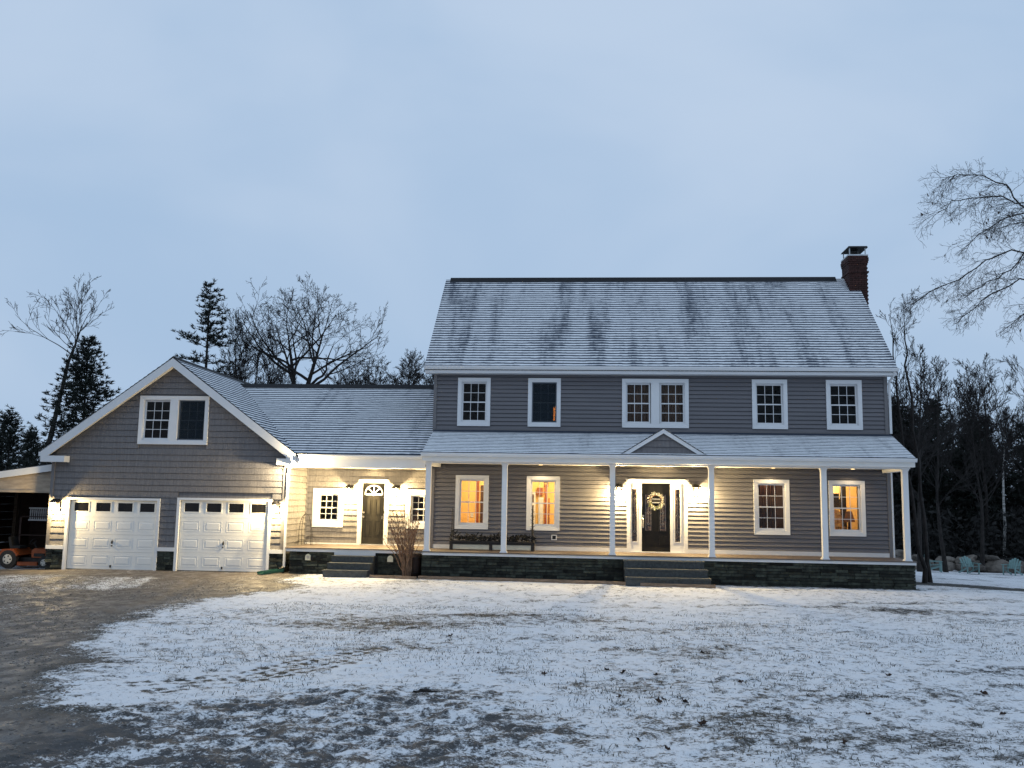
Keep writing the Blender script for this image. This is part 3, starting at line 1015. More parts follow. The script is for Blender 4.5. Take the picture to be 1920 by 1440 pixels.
def leaded(parent, name, x0, x1, z0, z1, y, arch=False):
    g = part(name, MB().box(x0, x1, y + 0.01, y + 0.016, z0, z1), M['frosted'], parent)
    mb = MB()
    xm = (x0 + x1) / 2
    n = 3
    for k in range(n):
        zc = z0 + (z1 - z0) * (k + 0.6) / (n + 0.2)
        r = min(0.035, (x1 - x0) * 0.22)
        pts = [(xm, zc + r), (xm + r, zc), (xm, zc - r), (xm - r, zc)]
        for i in range(4):
            a, b = pts[i], pts[(i + 1) % 4]
            mb.bar((a[0], y + 0.006, a[1]), (b[0], y + 0.006, b[1]), 0.008)
        if k < n - 1:
            mb.bar((xm, y + 0.006, zc + r), (xm, y + 0.006, zc + (z1 - z0) / (n + 0.2) - r), 0.007)
    for xx in (x0 + 0.022, x1 - 0.022):
        mb.bar((xx, y + 0.006, z0), (xx, y + 0.006, z1), 0.006)
    part('lead_came', mb, M['came'], parent)
    return g
leaded(DS, 'sidelight', 6.20, 6.36, 0.33, 1.92, 0.0)
leaded(DS, 'sidelight', 7.50, 7.66, 0.33, 1.92, 0.0)
FD = part('front_door', MB().box(6.50, 7.36, 0.012, 0.06, 0.032, 2.088), M['black_door'], H)
for a, b in ((6.60, 6.80), (7.04, 7.24)):
    mb = MB()
    mb.box(a - 0.03, a, -0.004, 0.012, 0.63, 1.78); mb.box(b, b + 0.03, -0.004, 0.012, 0.63, 1.78)
    mb.box(a, b, -0.004, 0.012, 0.63, 0.66); mb.box(a, b, -0.004, 0.012, 1.75, 1.78)
    mb.box(a - 0.01, b + 0.01, 0.002, 0.012, 0.24, 0.50)
    part('door_panel', mb, M['black_door'], FD)
    leaded(FD, 'door_glass', a, b, 0.66, 1.75, -0.006)
mb = MB()
mb.tube([(6.545, -0.045, 0.78), (6.545, -0.07, 0.86), (6.545, -0.07, 0.98), (6.545, -0.03, 1.03)], 0.014, 8)
mb.lathe([(0.03, 0.0), (0.03, 0.02), (0.02, 0.03)], (6.545, -0.03, 1.10), 10, 'y')
mb.box(6.525, 6.565, -0.012, 0.011, 0.74, 1.05)
part('door_handle', mb, M['brass'], FD)

# vent on the porch wall
mb = MB()
mb.box(3.76, 3.92, -0.065, -0.018, 0.32, 0.345); mb.box(3.76, 3.92, -0.065, -0.018, 0.455, 0.48)
mb.box(3.76, 3.785, -0.065, -0.018, 0.345, 0.455); mb.box(3.895, 3.92, -0.065, -0.018, 0.345, 0.455)
V_ = part('wall_vent', mb, M['white'], H)
mb = MB().box(3.785, 3.895, -0.05, -0.019, 0.345, 0.455)
for k in range(4):
    mb.box(3.787, 3.893, -0.06, -0.051, 0.353 + 0.027 * k, 0.365 + 0.027 * k)
part('vent_grille', mb, M['metal'], V_)

# chimney: every brick of the faces that show is a brick of its own
CX0, CX1, CYA, CYB = 13.735, 14.37, 3.0, 3.85
mb = MB().box(CX0 + 0.03, CX1 - 0.03, CYA + 0.03, CYB - 0.03, -1.1, 10.02)
CH = part('chimney', mb, M['brick_mortar'], H)
rb = random.Random(9)
zc, row, rest = 7.86, 0, MB()
while zc < 10.02:
    out = 0.03 if 9.36 < zc < 9.43 else (0.018 if zc > 9.72 else 0) + (0.016 if zc > 9.80 else 0) - (0.016 if zc > 9.95 else 0)
    xa, xb, ya, yb = CX0 - out, CX1 + out, CYA - out, CYB + out
    off = 0.10 if row % 2 else 0.0
    def run(a, b, o):
        s = a - o
        res = []
        while s < b - 0.01:
            e = min(s + 0.203, b)
            if max(s, a) < e - 0.03:
                res.append((max(s, a) + 0.005, e - 0.005))
            s += 0.203
        return res
    for a, b in run(xa, xb, off):
        part('brick', MB().box(a, b, ya + rb.uniform(-0.003, 0.002), ya + 0.09 + out, zc, zc + 0.058), M['brick'], CH)
    for a, b in run(ya + 0.09, yb, 0.10 - off):
        if zc > 8.9:
            part('brick', MB().box(xa + rb.uniform(-0.003, 0.002), xa + 0.09 + out, a, b, zc, zc + 0.058), M['brick'], CH)
        rest.box(xb - 0.09 - out, xb, a, b, zc, zc + 0.058)
    for a, b in run(xa + 0.09, xb - 0.09, off):
        rest.box(a, b, yb - 0.09 - out, yb, zc, zc + 0.058)
    zc += 0.068
    row += 1
part('brickwork', rest, M['brick'], CH, stuff=True)
part('chimney_crown', MB().box(CX0 - 0.02, CX1 + 0.02, CYA - 0.02, CYB + 0.02, 10.025, 10.07), M['galv'], CH)
mb = MB()
for xx in (CX0 + 0.04, CX1 - 0.07):
    for yy in (CYA + 0.04, CYB - 0.07):
        mb.box(xx, xx + 0.03, yy, yy + 0.03, 10.071, 10.31)
part('cap_post', mb, M['galv'], CH)
mb = MB().prism([(CX0 - 0.02, CYA - 0.02, 10.31), (CX1 + 0.02, CYA - 0.02, 10.31), (CX1 - 0.01, CYA - 0.02, 10.36), (CX0 + 0.01, CYA - 0.02, 10.36)], (0, CYB - CYA + 0.04, 0))
part('chimney_cap', mb, M['metal'], CH)
part('flue', MB().lathe([(0.14, 10.06), (0.14, 10.24)], ((CX0 + CX1) / 2, (CYA + CYB) / 2, 0), 12), M['metal'], CH)

# rooms behind the windows
def room(x0, x1, y0, y1, z0, z1, wm, cm=None, name='room'):
    t = 0.03
    mb = MB()
    mb.box(x0, x1, y1, y1 + t, z0, z1)
    mb.box(x0 - t, x0, y0, y1 + t, z0, z1)
    mb.box(x1, x1 + t, y0, y1 + t, z0, z1)
    r = part(name, mb, wm, H)
    part('room_ceiling', MB().box(x0 - t, x1 + t, y0, y1 + t, z1, z1 + t), cm or wm, r)
    part('room_floor', MB().box(x0 - t, x1 + t, y0, y1 + t, z0 - t, z0), M['wood_dark'], r)
    return r
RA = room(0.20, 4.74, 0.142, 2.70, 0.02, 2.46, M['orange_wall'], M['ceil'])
RB = room(4.85, 9.04, 0.142, 2.70, 0.02, 2.46, M['dark_room'])
RC = room(9.15, 11.5, 0.142, 2.70, 0.02, 2.46, M['dark_room'])
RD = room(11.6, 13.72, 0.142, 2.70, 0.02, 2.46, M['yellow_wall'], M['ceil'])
RU = [room(a, b, 0.142, 2.6, 2.80, 5.38, M['dark_room']) for a, b in ((0.2, 2.3), (5.1, 9.0), (9.1, 11.4), (11.5, 13.7))]
# upper lit doorway: hall with warm light behind a partly open door
mb = MB()
wall_core(mb, 2.4, 5.0, 2.80, 5.38, 2.0, 2.03, [(3.70, 4.30, 2.80, 4.62)])
mb.box(2.37, 2.4, 0.142, 2.03, 2.80, 5.38); mb.box(5.0, 5.03, 0.142, 2.03, 2.80, 5.38)
mb.box(2.37, 5.03, 0.142, 2.03, 5.38, 5.41); mb.box(2.37, 5.03, 0.142, 2.03, 2.77, 2.80)
RE = part('room', mb, M['dark_room'], H)
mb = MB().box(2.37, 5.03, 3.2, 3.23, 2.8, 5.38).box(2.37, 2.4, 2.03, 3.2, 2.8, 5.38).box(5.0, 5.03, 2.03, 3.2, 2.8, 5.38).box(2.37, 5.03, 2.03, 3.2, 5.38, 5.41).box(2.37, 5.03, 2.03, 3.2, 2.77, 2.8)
part('hallway', mb, M['orange_wall'], RE)
lamp('POINT', (4.1, 2.75, 5.0), 90, (1.0, 0.50, 0.20), 0.08)
part('inner_door', MB().box(3.77, 4.32, 2.035, 2.06, 2.81, 4.47), M['wood_dark'], RE)
part('blind', MB().box(3.09, 3.89, 0.125, 0.135, 5.02, 5.2), M['shade_cloth'], RE)
# amber room fittings
mb = MB().box(1.13, 1.20, 2.64, 2.698, 0.03, 2.18).box(1.50, 1.57, 2.64, 2.698, 0.03, 2.18).box(1.13, 1.57, 2.64, 2.698, 2.18, 2.25)
part('door_casing', mb, M['wood_red'], RA)
part('dark_doorway', MB().box(1.25, 1.498, 2.67, 2.697, 0.03, 2.0), M['wood_dark'], RA)  # solid dark board; the shade of the opening is put into its colour
part('light_switch', MB().box(0.92, 1.02, 2.685, 2.698, 0.92, 1.06), M['white'], RA)
mb = MB()
for a, b, c, d in ((2.72, 2.78, 0.03, 1.78), (3.06, 3.12, 0.03, 1.78), (2.78, 3.06, 1.72, 1.78), (2.78, 3.06, 1.36, 1.42), (2.78, 3.06, 0.98, 1.04), (2.78, 3.06, 0.6, 0.66)):
    mb.box(a, b, 2.63, 2.67, c, d)
DG = part('glazed_door', mb, M['white'], RA)
part('dark_pane', MB().box(2.78, 3.06, 2.675, 2.69, 0.1, 1.72), M['wood_dark'], DG)
part('pale_panel', MB().box(3.22, 3.38, 2.6, 2.66, 0.4, 1.62), M['white'], RA)
part('post', MB().box(3.44, 3.50, 2.4, 2.46, 0.03, 2.05).box(3.56, 3.60, 2.4, 2.44, 0.03, 1.6), M['wood_red'], RA)
part('shelf_box', MB().box(3.18, 3.36, 2.5, 2.69, 1.70, 1.95), M['wood_red'], RA)
part('picture_frame', MB().box(3.40, 3.54, 2.66, 2.69, 1.98, 2.0).box(3.40, 3.54, 2.66, 2.69, 2.12, 2.14).box(3.40, 3.42, 2.66, 2.69, 2.0, 2.12).box(3.52, 3.54, 2.66, 2.69, 2.0, 2.12), M['wood_dark'], RA)
lamp('POINT', (1.6, 1.4, 2.25), 115, (1.0, 0.74, 0.40), 0.12)
lamp('POINT', (3.6, 1.3, 2.25), 115, (1.0, 0.76, 0.42), 0.12)
# dim curtained room
mb = MB()
def curtain(x0, x1, y, z0, z1, n=9, amp=0.03):
    mb = MB()
    vs, fs = [], []
    k = n * 4
    for i in range(k + 1):
        x = x0 + (x1 - x0) * i / k
        yy = y + amp * math.sin(i * math.pi / 2)
        vs += [(x, yy, z0), (x, yy, z1)]
    for i in range(k):
        fs.append((2 * i, 2 * i + 2, 2 * i + 3, 2 * i + 1))
    return mb.add(vs, fs)
part('curtain', curtain(9.9, 10.62, 0.32, 0.5, 2.3), M['curtain'], RC)
lamp('POINT', (10.2, 0.22, 2.38), 15, (1.0, 0.5, 0.28), 0.04)  # unseen light added between glass and curtain to brighten the cloth
lamp('POINT', (10.9, 1.6, 2.1), 40, (1.0, 0.55, 0.3), 0.1)
for a, b in ((5.98, 6.75), (7.08, 7.86)):
    part('curtain', curtain(a, b, 0.28, 3.8, 5.3, 8), M['curtain'], RU[1])
# bright sitting room
lamp('POINT', (12.55, 2.45, 2.25), 95, (1.0, 0.68, 0.32), 0.1)
lamp('POINT', (13.3, 1.0, 2.2), 14, (1.0, 0.66, 0.32), 0.1)
mb = MB().box(12.96, 13.12, 1.9, 2.05, 0.03, 2.4).box(12.10, 12.90, 1.9, 2.2, 1.72, 1.90).box(12.10, 12.55, 1.9, 2.2, 1.42, 1.58).box(12.62, 12.92, 1.9, 2.2, 1.40, 1.72).box(12.44, 12.50, 1.9, 2.2, 1.90, 2.4)
part('wall_unit', mb, M['planter_dark'], RD)
mb = MB()
mb.prism([(12.12, 1.4, 0.5), (12.80, 1.4, 0.5), (12.84, 1.4, 1.18), (12.74, 1.4, 1.36), (12.46, 1.4, 1.42), (12.20, 1.4, 1.36), (12.10, 1.4, 1.18)], (0, 0.14, 0))
mb.box(12.08, 12.2, 0.95, 1.4, 0.4, 0.86).box(12.72, 12.84, 0.95, 1.4, 0.4, 0.86).box(12.2, 12.72, 0.95, 1.4, 0.4, 0.6)
part('armchair', mb, M['floral'], RD)
part('side_table', MB().box(12.1, 13.25, 0.5, 0.85, 0.66, 0.74).box(12.15, 12.4, 0.52, 0.83, 0.02, 0.66).box(12.9, 13.2, 0.52, 0.83, 0.02, 0.66), M['wood_dark'], RD)
mb = MB().lathe([(0.10, 0.74), (0.05, 0.80), (0.035, 1.0), (0.035, 1.05)], (12.86, 0.68, 0), 10)
tl = part('table_lamp', mb, M['wood_dark'], RD)
part('lamp_shade', MB().lathe([(0.17, 1.02), (0.09, 1.34)], (12.86, 0.68, 0), 14), M['shade_cloth'], tl)
part('curtain', curtain(12.98, 13.16, 0.24, 0.55, 2.3, 4), M['curtain_pale'], RD)

# ------------------------------------------------------------------ GARAGE
G = thing('garage', 'front gabled two bay garage with shake siding and white panel doors', 'garage', (-8.06, -0.9, -0.85), world=True)
GY, GXL, GXR, GXC = -0.9, -11.80, -4.32, -8.0
gs = 0.728
half = lambda z: (5.54 - z) / gs
D1, D2 = (-11.15, -8.33, 1.31), (-7.62, -4.82, 1.35)
GW = (-9.10, -6.88, 3.05, 4.56)
mb = MB()
wall_core(mb, GXL, GXR, -1.2, 2.55, GY + 0.03, GY + 0.14, [(D1[0], D1[1], -1.2, D1[2]), (D2[0], D2[1], -1.2, D2[2])])
za, zb, zt = 2.55, GW[2] + 0.095, GW[3] - 0.095
hx0, hx1 = GW[0] + 0.095, GW[1] - 0.095
y0 = GY + 0.03
mb.prism([(GXC - half(za), y0, za), (GXC + half(za), y0, za), (GXC + half(zb), y0, zb), (GXC - half(zb), y0, zb)], (0, 0.11, 0))
mb.prism([(GXC - half(zb), y0, zb), (hx0, y0, zb), (hx0, y0, zt), (GXC - half(zt), y0, zt)], (0, 0.11, 0))
mb.prism([(hx1, y0, zb), (GXC + half(zb), y0, zb), (GXC + half(zt), y0, zt), (hx1, y0, zt)], (0, 0.11, 0))
mb.prism([(GXC - half(zt), y0, zt), (GXC + half(zt), y0, zt), (GXC, y0, 5.54)], (0, 0.11, 0))
mb.box(GXL, GXL + 0.14, GY + 0.14, 6.4, -1.2, 2.6)
mb.box(GXR - 0.14, GXR - 0.03, GY + 0.14, 6.4, -1.2, 2.6)
mb.box(GXL, GXR, 6.4, 6.54, -1.2, 2.6)
mb.prism([(GXC - half(2.6), 6.4, 2.6), (GXC + half(2.6), 6.4, 2.6), (GXC, 6.4, 5.54)], (0, 0.11, 0))
mb.box(GXL + 0.14, GXR - 0.14, GY + 0.14, 6.4, 2.42, 2.5)
part('wall', mb, M['shake'], G)
gh = [(D1[0] - 0.085, D1[1] + 0.085, -2, D1[2] + 0.07), (D2[0] - 0.085, D2[1] + 0.085, -2, D2[2] + 0.07), (GW[0] + 0.03, GW[1] - 0.03, GW[2] + 0.03, GW[3] - 0.03)]
def gspan(z):
    h = half(z) - 0.02
    return (max(GXL + 0.09, GXC - h), min(GXR - 0.09, GXC + h))
siding(G, (0, GY, 0), (1, 0, 0), (0, -1, 0), gspan, -0.09, 5.46, 0.188, gh, M['shake'], name='siding_course', shake=True, rng=random.Random(31), thick=0.030, slot=0.011)
siding(G, (GXR, 0, 0), (0, 1, 0), (1, 0, 0), lambda z: (GY + 0.07, 1.15), -0.09, 2.6, 0.188, [], M['shake'], name='siding_course', shake=True, rng=random.Random(32), thick=0.030, slot=0.011)
part('corner_board', MB().box(GXL - 0.012, GXL + 0.09, GY - 0.056, GY, -0.09, 2.48), M['corner'], G)
part('corner_board', MB().box(GXR - 0.09, GXR + 0.056, GY - 0.056, GY, -0.09, 2.48).box(GXR, GXR + 0.056, GY, GY + 0.07, -0.09, 2.48), M['corner'], G)
PIERS = [(GXL, D1[0] - 0.085), (D1[1] + 0.085, D2[0] - 0.085), (D2[1] + 0.085, GXR)]
for a, b in PIERS:
    part('water_table', MB().box(a, b, GY - 0.07, GY, -0.21, -0.095), M['white'], G)
for a, b in PIERS:
    stones(G, a, b, -1.10, -0.212, GY, 11, 0.16, 0.34, rs)
stones(G, GY, 1.1, -1.0, -0.212, GXR, 10, 0.2, 0.45, rs, axis='y')

def garage_door(x0, x1, zt, zb):
    mb = MB()
    for a, b, c, d in ((x0 - 0.085, x0, zb - 0.1, zt + 0.07), (x1, x1 + 0.085, zb - 0.1, zt + 0.07), (x0, x1, zt, zt + 0.07)):
        mb.box(a, b, GY - 0.062, GY + 0.10, c, d)
    cs = part('door_casing', mb, M['white'], G)
    dr_ = part('garage_door', MB().box(x0, x1, GY + 0.085, GY + 0.11, zb, zt), M['door_white'], G)
    n, hs, yf = 4, (zt - zb) / 4, GY + 0.045
    pw = (x1 - x0) / 4
    for k in range(n):
        a, b = zb + hs * k + 0.002, zb + hs * (k + 1) - 0.003
        mb = MB()
        px = [(x0 + pw * i + 0.075, x0 + pw * (i + 1) - 0.075) for i in range(4)]
        za_, zb_ = a + 0.105, b - 0.10
        if k < 3:
            mb.box(x0 + 0.003, x1 - 0.003, yf, yf + 0.035, a, b)
            for p, q in px:
                o = [(p, za_), (q, za_), (q, zb_), (p, zb_)]
                g, h = 0.022, 0.05
                # raised outer lip, then a bevelled inner field
                for (s0, s1, y_a, y_b) in ((0.0, 0.018, 0.0, -0.012), (0.018, 0.036, -0.012, 0.0)):
                    pass
                mb.box(p, q, yf - 0.005, yf, za_, za_ + 0.016); mb.box(p, q, yf - 0.005, yf, zb_ - 0.016, zb_)
                mb.box(p, p + 0.016, yf - 0.005, yf, za_ + 0.016, zb_ - 0.016); mb.box(q - 0.016, q, yf - 0.005, yf, za_ + 0.016, zb_ - 0.016)
                i0 = [(p + 0.045, za_ + 0.045), (q - 0.045, za_ + 0.045), (q - 0.045, zb_ - 0.045), (p + 0.045, zb_ - 0.045)]
                i1 = [(p + 0.075, za_ + 0.075), (q - 0.075, za_ + 0.075), (q - 0.075, zb_ - 0.075), (p + 0.075, zb_ - 0.075)]
                mb.add([(x, yf - 0.0005, z) for x, z in i0] + [(x, yf - 0.007, z) for x, z in i1],
                       [(4, 7, 6, 5), (0, 4, 5, 1), (1, 5, 6, 2), (2, 6, 7, 3), (3, 7, 4, 0)])
            part('door_section', mb, M['door_white'], dr_)
        else:
            wz0, wz1 = a + 0.175, b - 0.085
            hs_ = [(p + 0.045, q - 0.045, wz0, wz1) for p, q in px]
            wall_core(mb, x0 + 0.003, x1 - 0.003, a, b, yf, yf + 0.035, hs_)
            for p, q, c, d in hs_:
                mb.box(p - 0.03, q + 0.03, yf - 0.012, yf, c - 0.03, c); mb.box(p - 0.03, q + 0.03, yf - 0.012, yf, d, d + 0.03)
                mb.box(p - 0.03, p, yf - 0.012, yf, c, d); mb.box(q, q + 0.03, yf - 0.012, yf, c, d)
            part('door_section', mb, M['door_white'], dr_)
            for p, q, c, d in hs_:
                part('pane', MB().box(p, q, yf + 0.012, yf + 0.018, c, d), M['dark_glass'], dr_)
    xm = (x0 + x1) / 2
    mb = MB().box(xm - 0.022, xm + 0.022, yf - 0.02, yf, zb + 0.78, zb + 0.86)
    mb.tube([(xm + 0.01, yf - 0.03, zb + 0.82), (xm + 0.02, yf - 0.035, zb + 0.90)], 0.012, 6)
    mb.box(xm - 0.018, xm + 0.018, yf - 0.03, yf, zb + 0.70, zb + 0.735)
    part('door_handle', mb, M['metal'], dr_)
    part('lift_handle', MB().box(xm - 0.02, xm + 0.02, yf - 0.03, yf, zb + 0.06, zb + 0.13), M['metal'], dr_)
    part('bottom_seal', MB().box(x0, x1, yf + 0.002, yf + 0.04, zb - 0.03, zb), M['tyre'], dr_)
garage_door(*D1, -0.80)
garage_door(*D2, -0.775)
window(G, *GW, GY, w=0.11, double=True, screens=(1,), label='paired gable window with a dark screen on its right half')
mb = MB().box(-9.2, -6.8, 1.6, 1.63, 2.6, 4.9)
part('loft_partition', mb, M['dark_room'], G)

GRZ, GEZ, GEXL, GEXR = 5.72, 2.78, -12.04, -3.96
mb = MB().prism([(GEXL, -1.2, GEZ), (GXC, -1.2, GRZ), (GEXR, -1.2, GEZ), (GEXR, -1.2, GEZ - 0.14), (GXC, -1.2, GRZ - 0.17), (GEXL, -1.2, GEZ - 0.14)], (0, 7.9, 0))
part('roof', mb, M['ridge_side'], G)
roof_courses(G, (GEXR + 0.02, GEZ - 0.01), (GXC, GRZ + 0.02), lambda x, z: (-1.23, 6.7), 0.17, M['roof_link'], rng=random.Random(14), axis='y')
roof_courses(G, (GEXL - 0.02, GEZ - 0.01), (GXC, GRZ + 0.02), lambda x, z: (-1.23, 6.7), 0.17, M['roof_link'], rng=random.Random(15), axis='y')
part('ridge_cap', MB().prism([(GXC - 0.15, -1.22, GRZ - 0.06), (GXC, -1.22, GRZ + 0.06), (GXC + 0.15, -1.22, GRZ - 0.06)], (0, 7.9, 0)), M['ridge'], G)
mb = MB()
for s, ex in ((-1, GEXL), (1, GEXR)):
    mb.prism([(GXC, -1.235, GRZ - 0.01), (ex, -1.235, GEZ - 0.01), (ex, -1.235, GEZ - 0.19), (ex - s * 0.16, -1.235, GEZ - 0.19), (GXC, -1.235, GRZ - 0.275)], (0, 0.032, 0))
part('rake_board', mb, M['white'], G)
mb = MB()
for s, ex in ((-1, GEXL), (1, GEXR)):
    mb.prism([(GXC, -1.2, GRZ - 0.20), (ex, -1.2, GEZ - 0.17), (ex, -1.2, GEZ - 0.19), (GXC, -1.2, GRZ - 0.22)], (0, 0.27, 0))
part('rake_soffit', mb, M['soffit'], G)
for ex, a, b in ((GEXL, GEXL, -11.26), (GEXR, -4.56, GEXR)):
    part('eave_return', MB().box(a + 0.004, b - 0.004, -1.232, GY - 0.03, 2.455, 2.645), M['white'], G)
part('gutter', MB().box(GEXR, GEXR + 0.09, -1.19, -1.0, 2.64, 2.76).box(GEXL - 0.09, GEXL, -1.19, 6.6, 2.64, 2.76), M['white'], G)
mb = MB().tube([(-4.00, -1.12, 2.64), (-4.02, -1.10, 2.50), (-4.22, -1.02, 2.36), (-4.25, -1.0, 2.2), (-4.25, -1.0, -0.58), (-4.26, -1.06, -0.66)], 0.042, 6)
part('downspout', mb, M['white'], G)

# ------------------------------------------------------------------ LINK between garage and house
K = thing('link_wing', 'low connecting wing with a dark side door and snowy roof between garage and house', 'wing', (-2.1, 1.15, -0.77), world=True)
KY = 1.15
KW1, KW2 = (-4.06, -3.05, 0.55, 1.80), (-1.01, -0.03, 0.55, 1.80)
KD = (-2.44, -1.70, 1.99)
kh = [hole(*KW1, 0.16), hole(*KW2, 0.16), (KD[0] - 0.12, KD[1] + 0.12, -0.2, KD[2] + 0.1)]
mb = MB()
wall_core(mb, GXR + 0.035, -0.002, -0.1, 2.62, KY + 0.03, KY + 0.14, kh)
part('rear_wall', MB().box(GXR, 0.0, 6.2, 6.34, -0.9, 2.7), M['shake'], K)
part('wall', mb, M['shake'], K)
siding(K, (0, KY, 0), (1, 0, 0), (0, -1, 0), lambda z: (GXR + 0.04, -0.005), 0.05, 2.45, 0.18, [hole(*KW1, 0.1), hole(*KW2, 0.1), (KD[0] - 0.12, KD[1] + 0.12, -0.2, KD[2] + 0.1)], M['shake'], name='siding_course', shake=True, rng=random.Random(33), thick=0.030, slot=0.011)
part('corner_trim', MB().box(GXR + 0.022, GXR + 0.05, KY - 0.05, KY, 0.0, 2.45), M['corner'], K)
part('base_trim', MB().box(GXR + 0.04, KD[0] - 0.13, KY - 0.03, KY, 0.002, 0.05).box(KD[1] + 0.13, -0.005, KY - 0.03, KY, 0.002, 0.05), M['white'], K)
window(K, *KW1, KY, w=0.16)
window(K, *KW2, KY, w=0.16)
mb = MB().box(GXR + 0.06, -0.04, 3.0, 3.03, -0.05, 2.44)
part('inner_wall', mb, M['dark_room'], K)
LE, LR = (-1.2, 2.80), (3.7, 5.46)
ls = (LR[1] - LE[1]) / (LR[0] - LE[0])
xv = lambda z: GXC + (GRZ - z) / gs
mb = MB()
mb.prism([(xv(LE[1]) - 0.02, LE[0], LE[1]), (-0.004, LE[0], LE[1]), (-0.004, LR[0], LR[1]), (xv(LR[1]) - 0.3, LR[0], LR[1])], (0, 0, -0.10))
mb.prism([(-7.8, LR[0], LR[1]), (-0.004, LR[0], LR[1]), (-0.004, 7.0, LR[1] - ls * 3.3), (-3.9, 7.0, LR[1] - ls * 3.3)], (0, 0, -0.10))
part('roof', mb, M['ridge_side'], K)
roof_courses(K, (LE[0] - 0.02, LE[1]), (LR[0], LR[1] + 0.01), lambda y, z: (xv(z) - 0.10, 0.0), 0.175, M['roof_link'], rng=random.Random(16))
part('ridge_vent', MB().prism([(-7.7, LR[0] - 0.22, LR[1] - 0.09), (-7.7, LR[0], LR[1] + 0.09), (-7.7, LR[0] + 0.22, LR[1] - 0.09), (-7.7, LR[0], LR[1])], (7.69, 0, 0)), M['ridge'], K)
mb = MB().prism([(-3.86, LE[0], 2.685), (-3.86, LE[0] - 0.085, 2.685), (-3.86, LE[0] - 0.115, 2.75), (-3.86, LE[0] - 0.115, 2.785), (-3.86, LE[0], 2.785)], (3.84, 0, 0))
part('gutter', mb, M['white'], K)
mb = MB().box(-4.28, 0.0, LE[0], LE[0] + 0.03, 2.40, 2.685).box(-4.28, 0.0, LE[0] + 0.03, LE[0] + 0.2, 2.40, 2.42)
part('fascia', mb, M['white'], K)
part('soffit', MB().box(-4.28, -0.002, LE[0] + 0.2, KY, 2.45, 2.47), M['soffit'], K)
part('side_porch_deck', MB().box(-4.16, 0.055, -1.24, KY - 0.001, -0.03, -0.001), M['deck'], K)
part('deck_trim', MB().box(-4.14, 0.05, -1.205, -1.18, -0.115, -0.03), M['white'], K)
part('foundation', MB().box(-4.05, 0.05, -1.08, KY, -1.1, -0.115), M['mortar'], K)
stones(K, -4.05, -2.70, -0.90, -0.118, -1.08, 9, 0.2, 0.5, rs)
stones(K, -1.36, 0.05, -0.90, -0.118, -1.08, 9, 0.2, 0.5, rs)
for k, (zt_, yo, xa, xb) in enumerate([(-0.20, 1.50, -2.66, -1.42), (-0.385, 1.80, -2.69, -1.44), (-0.575, 2.10, -2.74, -1.46)]):
    s_ = part('step', MB().box(xa, xb, -yo, -1.12, zt_ - 0.19 if k < 2 else -0.9, zt_ - 0.045), M['granite'], K)
    part('tread', MB().box(xa - 0.012, xb + 0.012, -yo - 0.015, -1.122, zt_ - 0.045, zt_), M['granite'], s_)
part('top_step_riser', MB().box(-2.66, -1.42, -1.22, -1.18, -0.198, -0.117), M['white'], K)
mb = MB()
mb.box(KD[0] - 0.13, KD[0], KY - 0.062, KY + 0.08, 0.0, KD[2]); mb.box(KD[1], KD[1] + 0.13, KY - 0.062, KY + 0.08, 0.0, KD[2])
mb.box(KD[0] - 0.13, KD[1] + 0.13, KY - 0.062, KY + 0.08, KD[2], KD[2] + 0.12)
part('door_casing', mb, M['white'], K)
SD = part('side_door', MB().box(KD[0], KD[1], KY + 0.02, KY + 0.06, 0.03, KD[2]), M['olive_door'], K)
part('door_sill', MB().box(KD[0] - 0.02, KD[1] + 0.02, KY - 0.09, KY + 0.06, 0.001, 0.03), M['galv'], K)
xm, zf, yf = (KD[0] + KD[1]) / 2, 1.62, KY + 0.02
mb = MB()
R1 = 0.285
pts = [(xm + R1 * math.cos(a), zf + 0.03 + R1 * 0.92 * math.sin(a)) for a in [math.pi * i / 14 for i in range(15)]]
for a, b in zip(pts[:-1], pts[1:]):
    mb.bar((a[0], yf - 0.008, a[1]), (b[0], yf - 0.008, b[1]), 0.035, 0.04)
mb.box(xm - R1 - 0.015, xm + R1 + 0.015, yf - 0.025, yf, zf - 0.02, zf + 0.03)
for a in (math.radians(45), math.radians(90), math.radians(135)):
    mb.bar((xm, yf - 0.008, zf + 0.03), (xm + R1 * math.cos(a), yf - 0.008, zf + 0.03 + R1 * 0.92 * math.sin(a)), 0.028, 0.03)
mb.lathe([(0.07, -0.016), (0.07, 0.0)], (xm, yf - 0.006, zf + 0.03), 12, 'y')
FL = part('fanlight', mb, M['white'], SD)
for k in range(4):
    a0, a1 = math.radians(45 * k + 7), math.radians(45 * k + 38)
    pr = [(xm + r * math.cos(a), yf - 0.004, zf + 0.03 + r * 0.92 * math.sin(a)) for r, a in ((0.08, a0), (0.26, a0), (0.265, (a0 + a1) / 2), (0.26, a1), (0.08, a1))]
    part('pane', MB().prism(pr, (0, 0.003, 0)), M['dark_glass'], FL)
for a, b in ((xm - 0.28, xm - 0.06), (xm + 0.06, xm + 0.28)):
    for c, d in ((0.95, 1.5), (0.28, 0.78)):
        mb = MB()
        mb.box(a, b, yf - 0.008, yf, c, c + 0.02); mb.box(a, b, yf - 0.008, yf, d - 0.02, d)
        mb.box(a, a + 0.02, yf - 0.008, yf, c + 0.02, d - 0.02); mb.box(b - 0.02, b, yf - 0.008, yf, c + 0.02, d - 0.02)
        mb.box(a + 0.05, b - 0.05, yf - 0.010, yf, c + 0.05, d - 0.05)
        part('door_panel', mb, M['olive_door'], SD)
mb = MB()
for zz in (0.90, 1.04):
    mb.lathe([(0.03, 0), (0.03, 0.01), (0.014, 0.02), (0.014, 0.04), (0.028, 0.05), (0.022, 0.07)], (KD[0] + 0.06, yf - 0.07, zz), 10, 'y')
